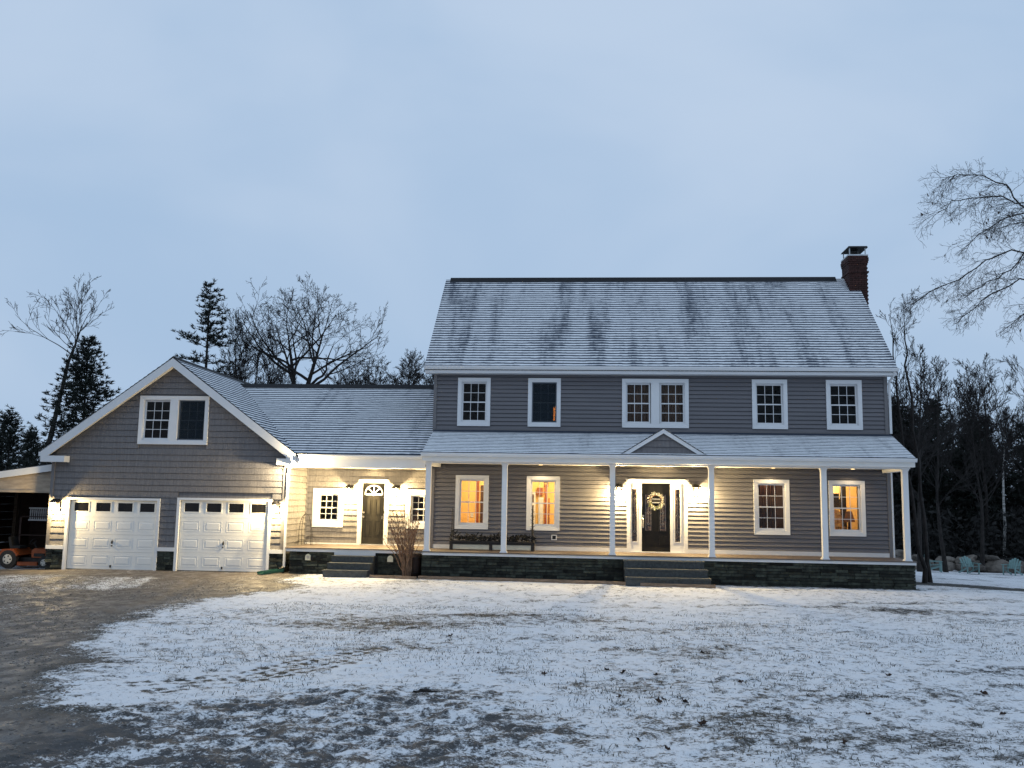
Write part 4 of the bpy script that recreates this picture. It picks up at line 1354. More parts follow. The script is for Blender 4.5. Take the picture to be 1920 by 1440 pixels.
mb.bar((KD[1] - 0.07, yf - 0.03, 0.84), (KD[1] - 0.07, yf - 0.03, 0.94), 0.02)
part('door_handle', mb, M['brass'], SD)

# ------------------------------------------------------------------ wall lanterns and other lamps (each lamp carries its own light)
def lantern():
    t = thing('wall_lantern', 'x', 'wall lamp', group='lit wall lanterns')
    part('backplate', MB().box(-0.055, 0.055, -0.02, 0.0, -0.13, 0.13), M['metal'], t)
    mb = MB().tube([(0, -0.02, 0.02), (0, -0.06, 0.10), (0, -0.11, 0.13)], 0.010, 6)
    part('arm', mb, M['metal'], t)
    hd = part('hood', MB().lathe([(0.115, 0.055), (0.105, 0.075), (0.05, 0.12), (0.015, 0.135)], (0, -0.125, 0), 12), M['metal'], t)
    mb = MB()
    for k in range(4):
        a = math.pi / 4 + math.pi / 2 * k
        mb.bar((0.075 * math.cos(a), -0.125 + 0.075 * math.sin(a), 0.055), (0.055 * math.cos(a), -0.125 + 0.055 * math.sin(a), -0.13), 0.007)
    mb.tube([(0.06 * math.cos(2 * math.pi * k / 12), -0.125 + 0.06 * math.sin(2 * math.pi * k / 12), -0.135) for k in range(13)], 0.006, 5)
    part('cage', mb, M['metal'], t)
    part('bulb', MB().lathe([(0.012, 0.05), (0.018, 0.03), (0.032, -0.005), (0.026, -0.035), (0.008, -0.05)], (0, -0.125, 0), 10), M['bulb'], t)
    return t
L0 = lantern()
WARM = (1.0, 0.73, 0.34)
LANT = [(-11.52, GY - 0.05, 1.14, 'lit wall lantern at the outer left corner of the garage, left of the first door', 290),
        (-4.57, GY - 0.05, 1.18, 'lit wall lantern between the second garage door and the white downspout', 290),
        (-2.84, KY - 0.05, 1.74, 'lit wall lantern between the dark side door and the small window left of it', 480),
        (-1.30, KY - 0.05, 1.76, 'lit wall lantern right of the dark side door, above the bare bush', 480),
        (5.80, -0.045, 1.88, 'lit wall lantern left of the wreathed front door, behind a porch column', 500),
        (8.13, -0.045, 1.90, 'lit wall lantern right of the wreathed front door', 500)]
for i, (x, y, z, lb, e) in enumerate(LANT):
    o = L0 if i == 0 else dup(L0, (0, 0, 0))
    o.location = (x, y, z)
    o['label'] = lb
    lamp('POINT', (x, y - 0.175, z - 0.10), e, WARM, 0.04)
    o.scale = (1.4, 1.4, 1.4)
fl = thing('floodlight', 'twin headed floodlight glaring under the eave where garage meets the side wing', 'floodlight', (-3.98, -1.26, 2.56))
part('mount', MB().lathe([(0.05, 0.0), (0.05, 0.03)], (0, 0, 0), 10), M['white'], fl)
for s in (-1, 1):
    h = part('lamp_head', MB().lathe([(0.03, 0.0), (0.05, -0.05), (0.055, -0.10)], (0.07 * s, -0.05, -0.01), 10), M['white'], fl)
    part('lamp_face', MB().lathe([(0.048, -0.112), (0.048, -0.104)], (0.07 * s, -0.05, -0.01), 10), M['flood'], h)
lamp('POINT', (-3.9, -1.36, 2.40), 620, (1.0, 0.79, 0.46), 0.05)
RL = None
for i, (x, lb, e) in enumerate([(3.42, 'recessed porch ceiling light above the glazed amber window', 2.2), (6.97, 'recessed porch ceiling light above the front door', 2.0), (10.38, 'recessed porch ceiling light above the dim window', 2.6), (12.70, 'recessed porch ceiling light above the last bright window', 1.6)]):
    if RL is None:
        RL = thing('recessed_light', lb, 'ceiling light', (x, -0.42, 2.598), group='recessed porch ceiling lights')
        part('trim_ring', MB().lathe([(0.085, -0.006), (0.09, 0.0)], (0, 0, 0), 14), M['white'], RL)
        part('lamp_face', MB().lathe([(0.06, -0.010), (0.06, -0.007)], (0, 0, 0), 12), M['room_lamp'], RL)
    else:
        dup(RL, (x, -0.42, 2.598), label=lb)
    lamp('SPOT', (x, -0.42, 2.57), e * 16, (1.0, 0.74, 0.42), 0.05, spot_size=math.radians(130), spot_blend=0.6)

# ------------------------------------------------------------------ things on and round the porch
wr = thing('wreath', 'round pale leafy wreath with a small dark sign hanging on the black front door', 'wreath', (6.935, -0.03, 1.56))
rw = random.Random(4)
for nm, mt_, n0, lo, hi in (('foliage', 'wreath_leaf', 105, 0, 360), ('greenery', 'wreath_green', 40, 190, 300)):
    mb = MB()
    for k in range(n0):
        a = math.radians(rw.uniform(lo, hi))
        r = 0.185 + rw.uniform(-0.05, 0.05)
        c = Vector((r * math.cos(a), rw.uniform(-0.045, -0.005), r * math.sin(a)))
        b = a + rw.uniform(-1.3, 1.3)
        d = Vector((math.cos(b), rw.uniform(-0.5, 0.1), math.sin(b))).normalized()
        s = d.cross(Vector((rw.uniform(-0.4, 0.4), 1, rw.uniform(-0.4, 0.4)))).normalized()
        l, w = rw.uniform(0.05, 0.09), rw.uniform(0.011, 0.02)
        mb.add([c, c + d * l * 0.5 + s * w, c + d * l, c + d * l * 0.5 - s * w], [(0, 1, 2, 3)])
    part(nm, mb, M[mt_], wr)
mb = MB()
mb.tube([(0.18 * math.cos(2 * math.pi * k / 20), -0.005, 0.18 * math.sin(2 * math.pi * k / 20)) for k in range(21)], 0.02, 6)
part('ring', mb, M['stem'], wr)
sg = part('sign', MB().box(-0.12, 0.12, -0.045, -0.038, -0.06, 0.06), M['slate_sign'], wr)
part('sign_border', MB().box(-0.125, 0.125, -0.05, -0.0455, 0.048, 0.062).box(-0.125, 0.125, -0.05, -0.0455, -0.062, -0.048), M['white'], sg)

pl = thing('planter', 'long low black planter stand with pale panels and dark boughs under the left porch windows', 'planter', (2.0, -0.5, 0.0))
for x in (-1.24, -0.04, 1.22):
    part('leg', MB().box(x - 0.05, x + 0.05, -0.16, 0.16, 0.0, 0.22), M['planter_dark'], pl)
for a, b in ((-1.19, -0.09), (0.01, 1.17)):
    part('side_panel', MB().box(a, b, -0.13, -0.11, 0.025, 0.17).box(a, b, 0.11, 0.13, 0.025, 0.17), M['planter_pale'], pl)
part('trough', MB().box(-1.29, 1.27, -0.17, 0.17, 0.22, 0.27).box(-1.19, 1.17, -0.15, 0.15, 0.172, 0.22), M['planter_dark'], pl)
mb = MB()
rp = random.Random(17)
for k in range(520):
    x = rp.uniform(-1.26, 1.25)
    hgt = 0.14 + 0.10 * math.sin(x * 4.2 + 1) ** 2 + (0.16 if x < -1.05 else 0)
    c = Vector((x, rp.uniform(-0.16, 0.14), 0.27 + rp.uniform(-0.02, hgt * 0.7)))
    d = Vector((rp.uniform(-1, 1), rp.uniform(-0.6, 0.5), rp.uniform(-0.2, 0.9))).normalized()
    s = d.cross(Vector((rp.uniform(-1, 1), 1, rp.uniform(-1, 1)))).normalized()
    l, w = rp.uniform(0.08, 0.17), rp.uniform(0.01, 0.028)
    mb.add([c, c + d * l * 0.6 + s * w, c + d * l, c + d * l * 0.6 - s * w], [(0, 1, 2, 3)])
part('boughs', mb, M['bough'], pl)
mb = MB().tube([(-1.25, 0, 0.22), (-1.25, 0, 1.25)], 0.014, 6).tube([(-1.20, 0.02, 0.22), (-1.20, 0.02, 1.22)], 0.010, 6)
part('pole', mb, M['planter_dark'], pl)
mb = MB().tube([(1.20, 0, 0.22), (1.20, 0, 1.32)], [0.035, 0.022], 7)
for k in range(60):
    z = rp.uniform(0.25, 1.25)
    a = rp.uniform(0, 6.28)
    c = Vector((1.20, 0, z))
    d = Vector((math.cos(a), math.sin(a), rp.uniform(0, 1.2))).normalized()
    mb.bar(c, c + d * rp.uniform(0.05, 0.12) * (1.25 - z * 0.5), 0.010)
part('spiky_pole', mb, M['planter_dark'], pl)

ht = thing('wire_trellis', 'tall dark wire hoop trellis leaning beside the side porch corner', 'trellis', (-4.03, 0.3, 0.0))
for x0_, w_, l_ in ((-0.02, 0.20, 0.02), (0.06, 0.17, -0.05)):
    pts = []
    for k in range(17):
        t = k / 16
        a = math.pi * t
        pts.append((x0_ + l_ * math.sin(a) - w_ * math.cos(a), 0.04 * x0_, 0.98 * (math.sin(a) ** 0.62 if 0 < t < 1 else 0)))
    part('hoop', MB().tube(pts, 0.009, 6), M['metal'], ht)
part('coil', MB().tube([(-0.10 + 0.16 * math.cos(a * 0.5) * (1 if a < 6 else 0.7), -0.02 + 0.02 * math.sin(a), 0.03 + 0.14 * abs(math.sin(a * 0.5))) for a in [k * 0.4 for k in range(20)]], 0.008, 5), M['metal'], ht)

for x, lb in ((-3.47, 'small arched pale plaque with a round motif on the stones left of the side steps'), (-0.98, 'small plain arched pale plaque on the stones right of the side steps by the bush')):
    t = thing('plaque', lb, 'plaque', (x, -1.145, -0.37), group='arched plaques on the stone base')
    pts = [(-0.085, 0, 0), (0.085, 0, 0)] + [(0.085 * math.cos(a), 0, 0.10 + 0.085 * math.sin(a)) for a in [math.pi * k / 8 for k in range(9)]]
    part('plate', MB().prism(pts, (0, -0.03, 0)), M['plaque'], t)
    if x < -2:
        part('motif', MB().lathe([(0.045, -0.034), (0.045, -0.0305)], (0, 0, 0.09), 12, 'y').lathe([(0.028, -0.038), (0.028, -0.0345)], (0, 0, 0.09), 10, 'y'), M['brass'], t)
        part('shade_box', MB().box(0.088, 0.15, -0.06, 0.0, 0.0, 0.12), M['metal'], t)

ba = thing('barrel', 'dark brown barrel-like form behind the bare bush at the porch corner', 'barrel', (-0.20, -1.42, gz(-0.2, -1.42) - 0.02))  # barrel-like body that fills the dark area behind the bush
part('body', MB().lathe([(0.165, 0.0), (0.195, 0.2), (0.20, 0.35), (0.195, 0.52), (0.175, 0.70)], (0, 0, 0), 18), M['barrel'], ba, True)
for z in (0.12, 0.55):
    part('hoop', MB().lathe([(0.20, z), (0.203, z + 0.035)], (0, 0, 0), 18), M['metal'], ba)
bu = thing('bush', 'leafless bush with reddish dried flower heads in front of the side porch corner', 'bush', (-0.42, -1.78, gz(-0.42, -1.78) - 0.02))
rbu = random.Random(8)
mb, mh = MB(), MB()
for k in range(64):
    a = rbu.uniform(0, 6.28)
    r = rbu.uniform(0.01, 0.13)
    p = Vector((r * math.cos(a) + 0.05, r * math.sin(a) * 0.7, 0))
    tip = Vector((rbu.uniform(-0.62, 0.50), rbu.uniform(-0.45, 0.30), 0)) 
    hgt = rbu.uniform(1.35, 2.2) - abs(tip.x) * 0.5
    n = 6
    pts = [p]
    for i in range(1, n + 1):
        t = i / n
        pts.append(p + tip * (t ** 1.4) + Vector((rbu.uniform(-0.03, 0.03), rbu.uniform(-0.03, 0.03), hgt * t)))
    mb.tube(pts, [0.015 - 0.0085 * i / n for i in range(n + 1)], 4, False)
    for j in range(rbu.randint(1, 4)):
        i = rbu.randint(2, n - 1)
        d = Vector((rbu.uniform(-0.5, 0.5), rbu.uniform(-0.4, 0.3), rbu.uniform(0.3, 0.8))).normalized() * rbu.uniform(0.12, 0.35)
        e = pts[i] + d
        mb.tube([pts[i], pts[i] + d * 0.5 + Vector((0, 0, 0.02)), e], [0.007, 0.005, 0.003], 3, False)
        if rbu.random() < 0.5:
            pts.append(e)
    for e in ([pts[n]] + pts[n + 1:]):
        if rbu.random() < 0.62:
            for q in range(9):
                c = e + Vector((rbu.gauss(0, 0.020), rbu.gauss(0, 0.020), rbu.gauss(0.01, 0.022)))
                s = 0.017
                mh.add([c + Vector((rbu.uniform(-s, s), rbu.uniform(-s, s), rbu.uniform(-s, s))) for _ in range(4)], [(0, 1, 2), (0, 2, 3), (0, 1, 3)])
part('stems', mb, M['stem'], bu)
part('flower_heads', mh, M['seed'], bu)

ed = thing('garden_edging', 'weathered timber edging lying along the ground before the front steps', 'edging', (4.0, -2.6, gz(4, -2.6)))
def edge_board(pts):
    for a, b in zip(pts[:-1], pts[1:]):
        za_, zb_ = gz(*a) + 0.035, gz(*b) + 0.035
        l = Vector((a[0] - 4.0, a[1] + 2.6, za_ - gz(4, -2.6)))
        r = Vector((b[0] - 4.0, b[1] + 2.6, zb_ - gz(4, -2.6)))
        part('edging_board', MB().bar(l, r, 0.05, 0.11), M['timber'], ed)
edge_board([(0.05, -2.15), (2.6, -2.22), (5.4, -2.50), (6.9, -2.86), (8.3, -2.90)])
ed2 = thing('garden_edging', 'short timber edging on the ground between the side steps and the bush', 'edging', (-0.7, -2.1, gz(-0.7, -2.1)))
part('edging_board', MB().bar((-0.68, 0.05, 0.03), (0.05, -0.06, 0.03), 0.05, 0.10), M['timber'], ed2)
part('edging_board', MB().bar((0.06, -0.06, 0.028), (0.72, -0.20, 0.028), 0.05, 0.10), M['timber'], ed2)
sx = thing('splash_trough', 'green plastic splash trough angled from the foot of the garage downspout', 'downspout tray', (-4.28, -1.15, gz(-4.28, -1.15) + 0.05))
part('tray', MB().prism([(-0.07, 0, 0.04), (0.07, 0, 0.04), (0.05, 0, 0.06), (0.055, 0, 0.12), (0.075, 0, 0.13), (0.085, 0, 0.02), (-0.085, 0, 0.02), (-0.075, 0, 0.13), (-0.055, 0, 0.12), (-0.05, 0, 0.06)][:2] + [(0.09, 0, 0.0), (-0.09, 0, 0.0)], (-0.42, -0.62, -0.05)), M['green_plastic'], sx)
for s in (-1, 1):
    part('rim', MB().bar((s * 0.085, 0, 0.06), (s * 0.085 - 0.42, -0.62, 0.01), 0.02, 0.07), M['green_plastic'], sx)
part('elbow', MB().tube([(0.02, 0.10, 0.12), (0.0, 0.04, 0.08), (-0.06, -0.05, 0.06)], 0.055, 8), M['metal'], sx)

# ------------------------------------------------------------------ lean-to carport at the left edge and what stands in it
cz = lambda x: 2.46 + (x + 12.0) * 0.145
CPT = thing('carport', 'lean-to carport with a white edged sloping roof against the left side of the garage', 'carport', (-14.2, 1.5, -1.05), world=True)
mb = MB().prism([(-12.02, -0.45, cz(-12.02) - 0.02), (-17.5, -0.45, cz(-17.5) - 0.02), (-17.5, -0.45, cz(-17.5) - 0.10), (-12.02, -0.45, cz(-12.02) - 0.10)], (0, 6.8, 0))
part('roof', mb, M['ridge_side'], CPT)
mb = MB().prism([(-12.0, -0.5, cz(-12.0) - 0.05), (-17.5, -0.5, cz(-17.5) - 0.05), (-17.5, -0.5, cz(-17.5) - 0.26), (-12.0, -0.5, cz(-12.0) - 0.26)], (0, 0.045, 0))
part('fascia', mb, M['white'], CPT)
mb = MB().prism([(-11.82, -0.40, cz(-11.82) - 0.12), (-17.4, -0.40, cz(-17.4) - 0.12), (-17.4, -0.40, 1.58), (-11.82, -0.40, 1.58)], (0, 0.02, 0))
part('infill_board', mb, M['ply'], CPT)
part('header_beam', MB().box(-17.4, -11.82, -0.43, -0.34, 1.50, 1.58), M['ply'], CPT)
part('back_wall', MB().box(-17.5, -11.82, 6.2, 6.25, -1.3, 2.4), M['wood_dark'], CPT)
for y in (-0.38, 2.9, 6.1):
    part('post', MB().box(-17.4, -17.26, y - 0.07, y + 0.07, -1.4, 1.6), M['timber'], CPT)
for k in range(10):
    part('side_board', MB().box(-17.5, -17.41, -0.3, 6.1, -1.25 + 0.29 * k, -0.98 + 0.29 * k), M['wood_dark'], CPT)

gzt = gz(-13, 0.4)
tr = thing('garden_tractor', 'orange garden tractor with a pale wheel parked in the dark carport', 'tractor', (-13.0, 0.35, gzt))
def wheel(parent, x, y, r, w, nm='wheel'):
    wv = part(nm, MB().lathe([(r * 0.62, -w / 2), (r, -w / 2 * 0.8), (r, w / 2 * 0.8), (r * 0.62, w / 2)], (x, y, r), 18, 'y'), M['tyre'], parent)
    mb = MB().lathe([(r * 0.62, -w * 0.45), (r * 0.5, -w * 0.52), (r * 0.12, -w * 0.55)], (x, y, r), 14, 'y')
    part('rim', mb, M['rim'], wv)
    mb = MB()
    for k in range(5):
        a = 2 * math.pi * k / 5
        mb.lathe([(r * 0.09, -w * 0.57), (r * 0.09, -w * 0.50)], (x + r * 0.36 * math.cos(a), y, r + r * 0.36 * math.sin(a)), 8, 'y')
    part('rim_hole', mb, M['tyre'], wv)
wheel(tr, 0.62, -0.32, 0.20, 0.12)
wheel(tr, 0.62, 0.36, 0.20, 0.12)
wheel(tr, -0.55, -0.36, 0.29, 0.2)
wheel(tr, -0.55, 0.40, 0.29, 0.2)
part('chassis', MB().box(-0.85, 0.72, -0.2, 0.24, 0.2, 0.34), M['metal'], tr)
mb = MB().prism([(0.12, -0.24, 0.34), (0.66, -0.24, 0.34), (0.70, -0.24, 0.52), (0.60, -0.24, 0.60), (0.20, -0.24, 0.64), (0.10, -0.24, 0.56)], (0, 0.5, 0))
part('bonnet', mb, M['orange'], tr)
mb = MB().prism([(-0.86, -0.44, 0.42), (-0.78, -0.44, 0.60), (-0.40, -0.44, 0.62), (-0.22, -0.44, 0.42), (-0.30, -0.44, 0.36), (-0.45, -0.44, 0.56), (-0.70, -0.44, 0.54), (-0.80, -0.44, 0.38)], (0, 0.9, 0))
part('mudguard', mb, M['orange'], tr)
mb = MB().box(-0.68, -0.34, -0.18, 0.22, 0.62, 0.70)
mb.prism([(-0.70, -0.18, 0.70), (-0.60, -0.18, 0.70), (-0.68, -0.18, 0.98), (-0.75, -0.18, 0.98)], (0, 0.4, 0))
part('seat', mb, M['tyre'], tr)
mb = MB().tube([(0.14, 0.02, 0.6), (-0.02, 0.02, 0.82)], 0.02, 6)
mb.tube([(-0.02 + 0.08 * math.sin(a) * 0.5, 0.02 + 0.15 * math.cos(a), 0.83 + 0.15 * math.sin(a) * 0.6) for a in [2 * math.pi * k / 14 for k in range(15)]], 0.014, 6)
part('steering_wheel', mb, M['tyre'], tr)
part('mower_deck', MB().box(-0.24, 0.42, -0.42, 0.42, 0.10, 0.21), M['orange'], tr)
part('engine', MB().box(0.2, 0.56, -0.262, -0.242, 0.38, 0.48), M['metal'], tr)
for x0_, x1_, y_, lb in ((-13.25, -12.42, 2.2, 'white spindle railing panel stored upright in the carport right behind the tractor'), (-14.25, -13.55, 2.0, 'white spindle railing panel stored in the carport at the photo edge')):
    t = thing('railing_panel', lb, 'railing', ((x0_ + x1_) / 2, y_, 0.55), group='white railing panels in the carport')
    w_ = (x1_ - x0_) / 2
    part('top_rail', MB().box(-w_, w_, -0.03, 0.03, 0.40, 0.45), M['white'], t)
    part('bottom_rail', MB().box(-w_, w_, -0.03, 0.03, 0.0, 0.05), M['white'], t)
    for k in range(9):
        x = -w_ + 0.05 + (2 * w_ - 0.1) * k / 8
        part('spindle', MB().lathe([(0.018, 0.05), (0.028, 0.12), (0.018, 0.2), (0.028, 0.3), (0.018, 0.40)], (x, 0, 0), 6), M['white'], t)
sh = thing('shelf_unit', 'dark shelf unit holding the railing panels along the carport', 'shelf', (-13.3, 2.15, gz(-13.3, 2.15)))
for z in (0.5, 1.0, 1.62):
    part('shelf_board', MB().box(-1.2, 1.0, -0.25, 0.25, z - 0.03, z), M['wood_dark'], sh)
for x in (-1.17, -0.1, 0.97):
    part('upright', MB().box(x - 0.03, x + 0.03, -0.25, 0.25, 0, 1.62), M['wood_dark'], sh)
bn = thing('storage_bin', 'navy blue plastic storage bin on the floor behind the tractor', 'bin', (-12.65, 1.3, gz(-12.65, 1.3)))
part('body', MB().prism([(-0.26, -0.28, 0), (0.26, -0.28, 0), (0.32, -0.28, 1.1), (-0.32, -0.28, 1.1)], (0, 0.56, 0)), M['tarp'], bn)
part('lid', MB().box(-0.34, 0.34, -0.31, 0.31, 1.1, 1.16), M['tarp'], bn)
jg = thing('jug', 'white plastic jug standing on the shelf above the tractor', 'jug', (-12.98, 1.98, gz(-13.3, 2.15) + 0.5))
part('body', MB().lathe([(0.08, 0.0), (0.085, 0.16), (0.05, 0.22), (0.03, 0.25)], (0, 0, 0), 10), M['white'], jg, True)
part('cap', MB().lathe([(0.034, 0.25), (0.034, 0.285)], (0, 0, 0), 8), M['tarp'], jg)

# ------------------------------------------------------------------ back yard: chairs and the boulder wall
def chair():
    t = thing('garden_chair', 'x', 'chair', group='mint garden chairs by the boulder wall')
    for i in range(5):
        x = -0.24 + 0.12 * i
        h = 0.93 - 0.05 * abs(i - 2) ** 1.4
        part('back_slat', MB().prism([(x - 0.05, 0.16, 0.36), (x + 0.05, 0.16, 0.36), (x * 1.12 + 0.055, 0.46, h), (x * 1.12 - 0.055, 0.46, h)], (0, 0.022, 0.008)), M['mint'], t)
    for i in range(5):
        y = -0.36 + 0.115 * i
        part('seat_slat', MB().prism([(-0.28, y, 0.40 - 0.1 * (y + 0.36)), (0.28, y, 0.40 - 0.1 * (y + 0.36)), (0.28, y + 0.10, 0.39 - 0.1 * (y + 0.36)), (-0.28, y + 0.10, 0.39 - 0.1 * (y + 0.36))], (0, 0, 0.022)), M['mint'], t)
    for s in (-1, 1):
        part('arm', MB().box(s * 0.29, s * 0.41, -0.42, 0.34, 0.56, 0.585), M['mint'], t)
        part('leg', MB().box(s * 0.30, s * 0.34, -0.38, -0.29, 0.0, 0.56), M['mint'], t)
        part('leg', MB().prism([(s * 0.285, -0.36, 0.30), (s * 0.285, -0.36, 0.38), (s * 0.285, 0.62, 0.07), (s * 0.285, 0.62, 0.0), (s * 0.285, 0.52, 0.0)], (s * 0.03, 0, 0)), M['mint'], t)
        part('arm_post', MB().box(s * 0.30, s * 0.34, 0.20, 0.27, 0.2, 0.56), M['mint'], t)
    part('back_rail', MB().box(-0.30, 0.30, 0.345, 0.375, 0.60, 0.66), M['mint'], t)
    return t
c0 = chair()
CHS = [(23.95, 24.6, math.radians(75), 'mint garden chair seen side on, facing right, nearest the dark twin trunks'),
       (26.05, 25.1, math.radians(8), 'mint garden chair facing the lawn, middle one before the boulder wall'),
       (28.6, 25.8, math.radians(-48), 'mint garden chair turned towards the left, farthest right')]
for i, (x, y, rz, lb) in enumerate(CHS):
    o = c0 if i == 0 else dup(c0, (0, 0, 0))
    o.location = (x, y, gz(x, y))
    o.rotation_euler = (0, 0, rz)
    o['label'] = lb
bw = thing('boulder_wall', 'low dry wall of tumbled brown boulders behind the mint garden chairs', 'wall', (27.0, 27.8, gz(27.0, 27.8)))
rbd = random.Random(41)
import bmesh
def boulder(c, r):
    bm = bmesh.new()
    bmesh.ops.create_icosphere(bm, subdivisions=2, radius=1.0)
    k = rbd.uniform(0, 50)
    for v in bm.verts:
        q = v.co.copy()
        f = 1 + 0.22 * math.sin(q.x * 2.3 + k) * math.cos(q.y * 2.7 + k * 1.3) + 0.16 * math.sin(q.z * 3.1 + q.x * 2 + k * 2)
        v.co = Vector((q.x * r[0] * f, q.y * r[1] * f, max(-0.75, min(0.8, q.z)) * r[2] * f)) + c
    me = bpy.data.meshes.new('boulder')
    bm.to_mesh(me)
    bm.free()
    me.materials.append(M['boulder'])
    return me
x = -7.2
while x < 8.0:
    w = rbd.uniform(0.3, 0.75)
    x += w
    yy = rbd.uniform(-0.2, 0.3) + 0.1 * x
    zz = gz(27.0 + x, 27.8 + yy) - gz(27.0, 27.8)
    h = rbd.uniform(0.3, 0.52)
    link('boulder', boulder(Vector((x, yy, zz + h * 0.7)), (w * 1.02, 0.45, h)), bw)
    if rbd.random() < 0.75:
        link('boulder', boulder(Vector((x + rbd.uniform(-0.3, 0.3), yy + 0.25, zz + h * 1.4 + 0.15)), (w * 0.75, 0.35, 0.24)), bw)
    x += w * 0.85

# ------------------------------------------------------------------ trees
def limb(mb, p, d, L, r, lvl, rng, o, tips=None):
    n = max(3, min(9, int(L / o.get('seg', 0.55)) + 2))
    pts, rad, dirs = [p.copy()], [r], [d.copy()]
    wig, trop = o.get('wig', 0.16), o.get('trop', 0.06)
    for i in range(n):
        d = (d + Vector((rng.gauss(0, wig), rng.gauss(0, wig), rng.gauss(0, wig) + trop))).normalized()
        p = p + d * (L / n)
        t = (i + 1) / n
        pts.append(p.copy())
        rad.append(max(o['rmin'], r * (1 - 0.78 * t)))
        dirs.append(d.copy())
    mb.tube(pts, rad, 5 if r > 0.06 else 3, False)
    if lvl >= o['levels']:
        return
    k = o['kids'][lvl]
    for j in range(k):
        t = o.get('t0', 0.25) + (1 - o.get('t0', 0.25)) * (j + rng.random()) / k
        i = min(n - 1, int(t * n))
        f = t * n - i
        q = pts[i].lerp(pts[i + 1], f)
        dd = dirs[i + 1]
        ax = dd.orthogonal().normalized()
        ax.rotate(Matrix.Rotation(rng.uniform(0, 6.283), 3, dd))
        ang = math.radians(rng.uniform(*o.get('ang', (25, 55))))
        cd = (dd * math.cos(ang) + ax * math.sin(ang)).normalized()
        cl = L * rng.uniform(*o.get('ratio', (0.42, 0.68))) * (1 - 0.35 * t)
        limb(mb, q, cd, cl, max(o['rmin'], rad[i] * 0.62), lvl + 1, rng, o)

def bare_tree(seed, H, r, fork, o, stems=None, dirs=None):
    """trunk (tapered) and a crown of bare branches; local origin at the root"""
    rng = random.Random(seed)
    tm, cm = MB(), MB()
    for st in (stems or [[(0, 0, 0), (rng.uniform(-.2, .2), rng.uniform(-.2, .2), fork), (rng.uniform(-.4, .4), rng.uniform(-.4, .4), H * 0.8)]]):
        pts = []
        P = [Vector(p) for p in st]
        for a, b in zip(P[:-1], P[1:]):
            for k in range(4):
                pts.append(a.lerp(b, k / 4) + Vector((rng.gauss(0, .03), rng.gauss(0, .03), 0)))
        pts.append(P[-1])
        n = len(pts)
        rad = [max(o['rmin'], r * (1.15 if i == 0 else 1.0) * (1 - 0.88 * i / (n - 1))) for i in range(n)]
        tm.tube(pts, rad, 7, True)
        nk = o['main']
        for j in range(nk):
            t = (j + rng.random()) / nk
            z0 = fork / max(0.1, P[-1].z)
            tt = z0 + (1 - z0) * t * 0.98
            f = tt * (n - 1)
            i = min(n - 2, int(f))
            q = pts[i].lerp(pts[i + 1], f - i)
            a = rng.uniform(0, 6.283)
            el = math.radians(rng.uniform(*o.get('elev', (25, 60))) + 20 * t)
            d = Vector((math.cos(a) * math.cos(el), math.sin(a) * math.cos(el), math.sin(el)))
            limb(cm, q, d, o['len'] * rng.uniform(0.7, 1.1) * (1 - 0.45 * t), max(o['rmin'], rad[i] * o.get('br', 0.5)), 0, rng, o)
        limb(cm, pts[-1], (pts[-1] - pts[-3]).normalized(), o['len'] * 0.4, rad[-1], 1, rng, o)
    return tm, cm

def tree_thing(name, label, cat, loc, parts, group=None, rz=0.0):
    t = thing(name, label, cat, loc, group, rz=rz)
    for nm, mb_, mt_ in parts:
        part(nm, mb_, M[mt_], t)
    return t

def conifer(seed, H, R, bare=0.1, layers=0.42, dens=1.0, droop=-0.05, flat=False, gap=0.0, leaf=0.34):
    rng = random.Random(seed)
    tm, cm = MB(), MB()
    tr_ = 0.012 * H + 0.03
    tm.tube([(0, 0, -0.3), (0.05, 0, H * 0.4), (0, 0.05, H * 0.97)], [tr_, tr_ * 0.65, 0.02], 6, True)
    z = H * bare
    while z < H * 0.985:
        t = (z - H * bare) / (H * (1 - bare))
        prof = (1 - t) ** 0.72 * min(1.0, 0.45 + 2.2 * t)
        nb = rng.randint(4, 6)
        a0 = rng.uniform(0, 6.28)
        skip = flat and rng.random() < gap
        for k in range(nb):
            if skip or rng.random() < 0.12:
                continue
            a = a0 + 6.283 * k / nb + rng.uniform(-0.3, 0.3)
            L = R * prof * rng.uniform(0.55, 1.12) + 0.15
            up = rng.uniform(0.0, 0.18) + 0.5 * t
            d = Vector((math.cos(a), math.sin(a), up)).normalized()
            e = Vector((0, 0, z)) + d * L + Vector((0, 0, droop * L))
            cm.tube([(0, 0, z), Vector((0, 0, z)).lerp(e, 0.6) + Vector((0, 0, 0.04 * L)), e], [0.03, 0.02, 0.008], 3, False)
            nt_ = max(2, int(L * 4.2 * dens))
            for q in range(nt_):
                f = 0.18 + 0.85 * (q + rng.random()) / nt_
                c = Vector((0, 0, z)).lerp(e, f) + Vector((rng.gauss(0, 0.13 * L), rng.gauss(0, 0.13 * L), rng.gauss(0.03, 0.07 if flat else 0.17)))
                for w in range(10):
                    dd = (d * 0.7 + Vector((rng.uniform(-1, 1), rng.uniform(-1, 1), rng.uniform(-0.3, 0.7)))).normalized()
                    s = dd.cross(Vector((rng.uniform(-1, 1), rng.uniform(-1, 1), rng.uniform(-1, 1)))).normalized()
                    l = leaf * rng.uniform(0.5, 1.1)
                    ww = l * rng.uniform(0.045, 0.085)
                    cm.add([c - dd * l * 0.25, c + dd * l * 0.3 + s * ww, c + dd * l * 0.75, c + dd * l * 0.3 - s * ww], [(0, 1, 2, 3)])
        z += layers * rng.uniform(0.75, 1.25) * (1 - 0.35 * t)
    return tm, cm

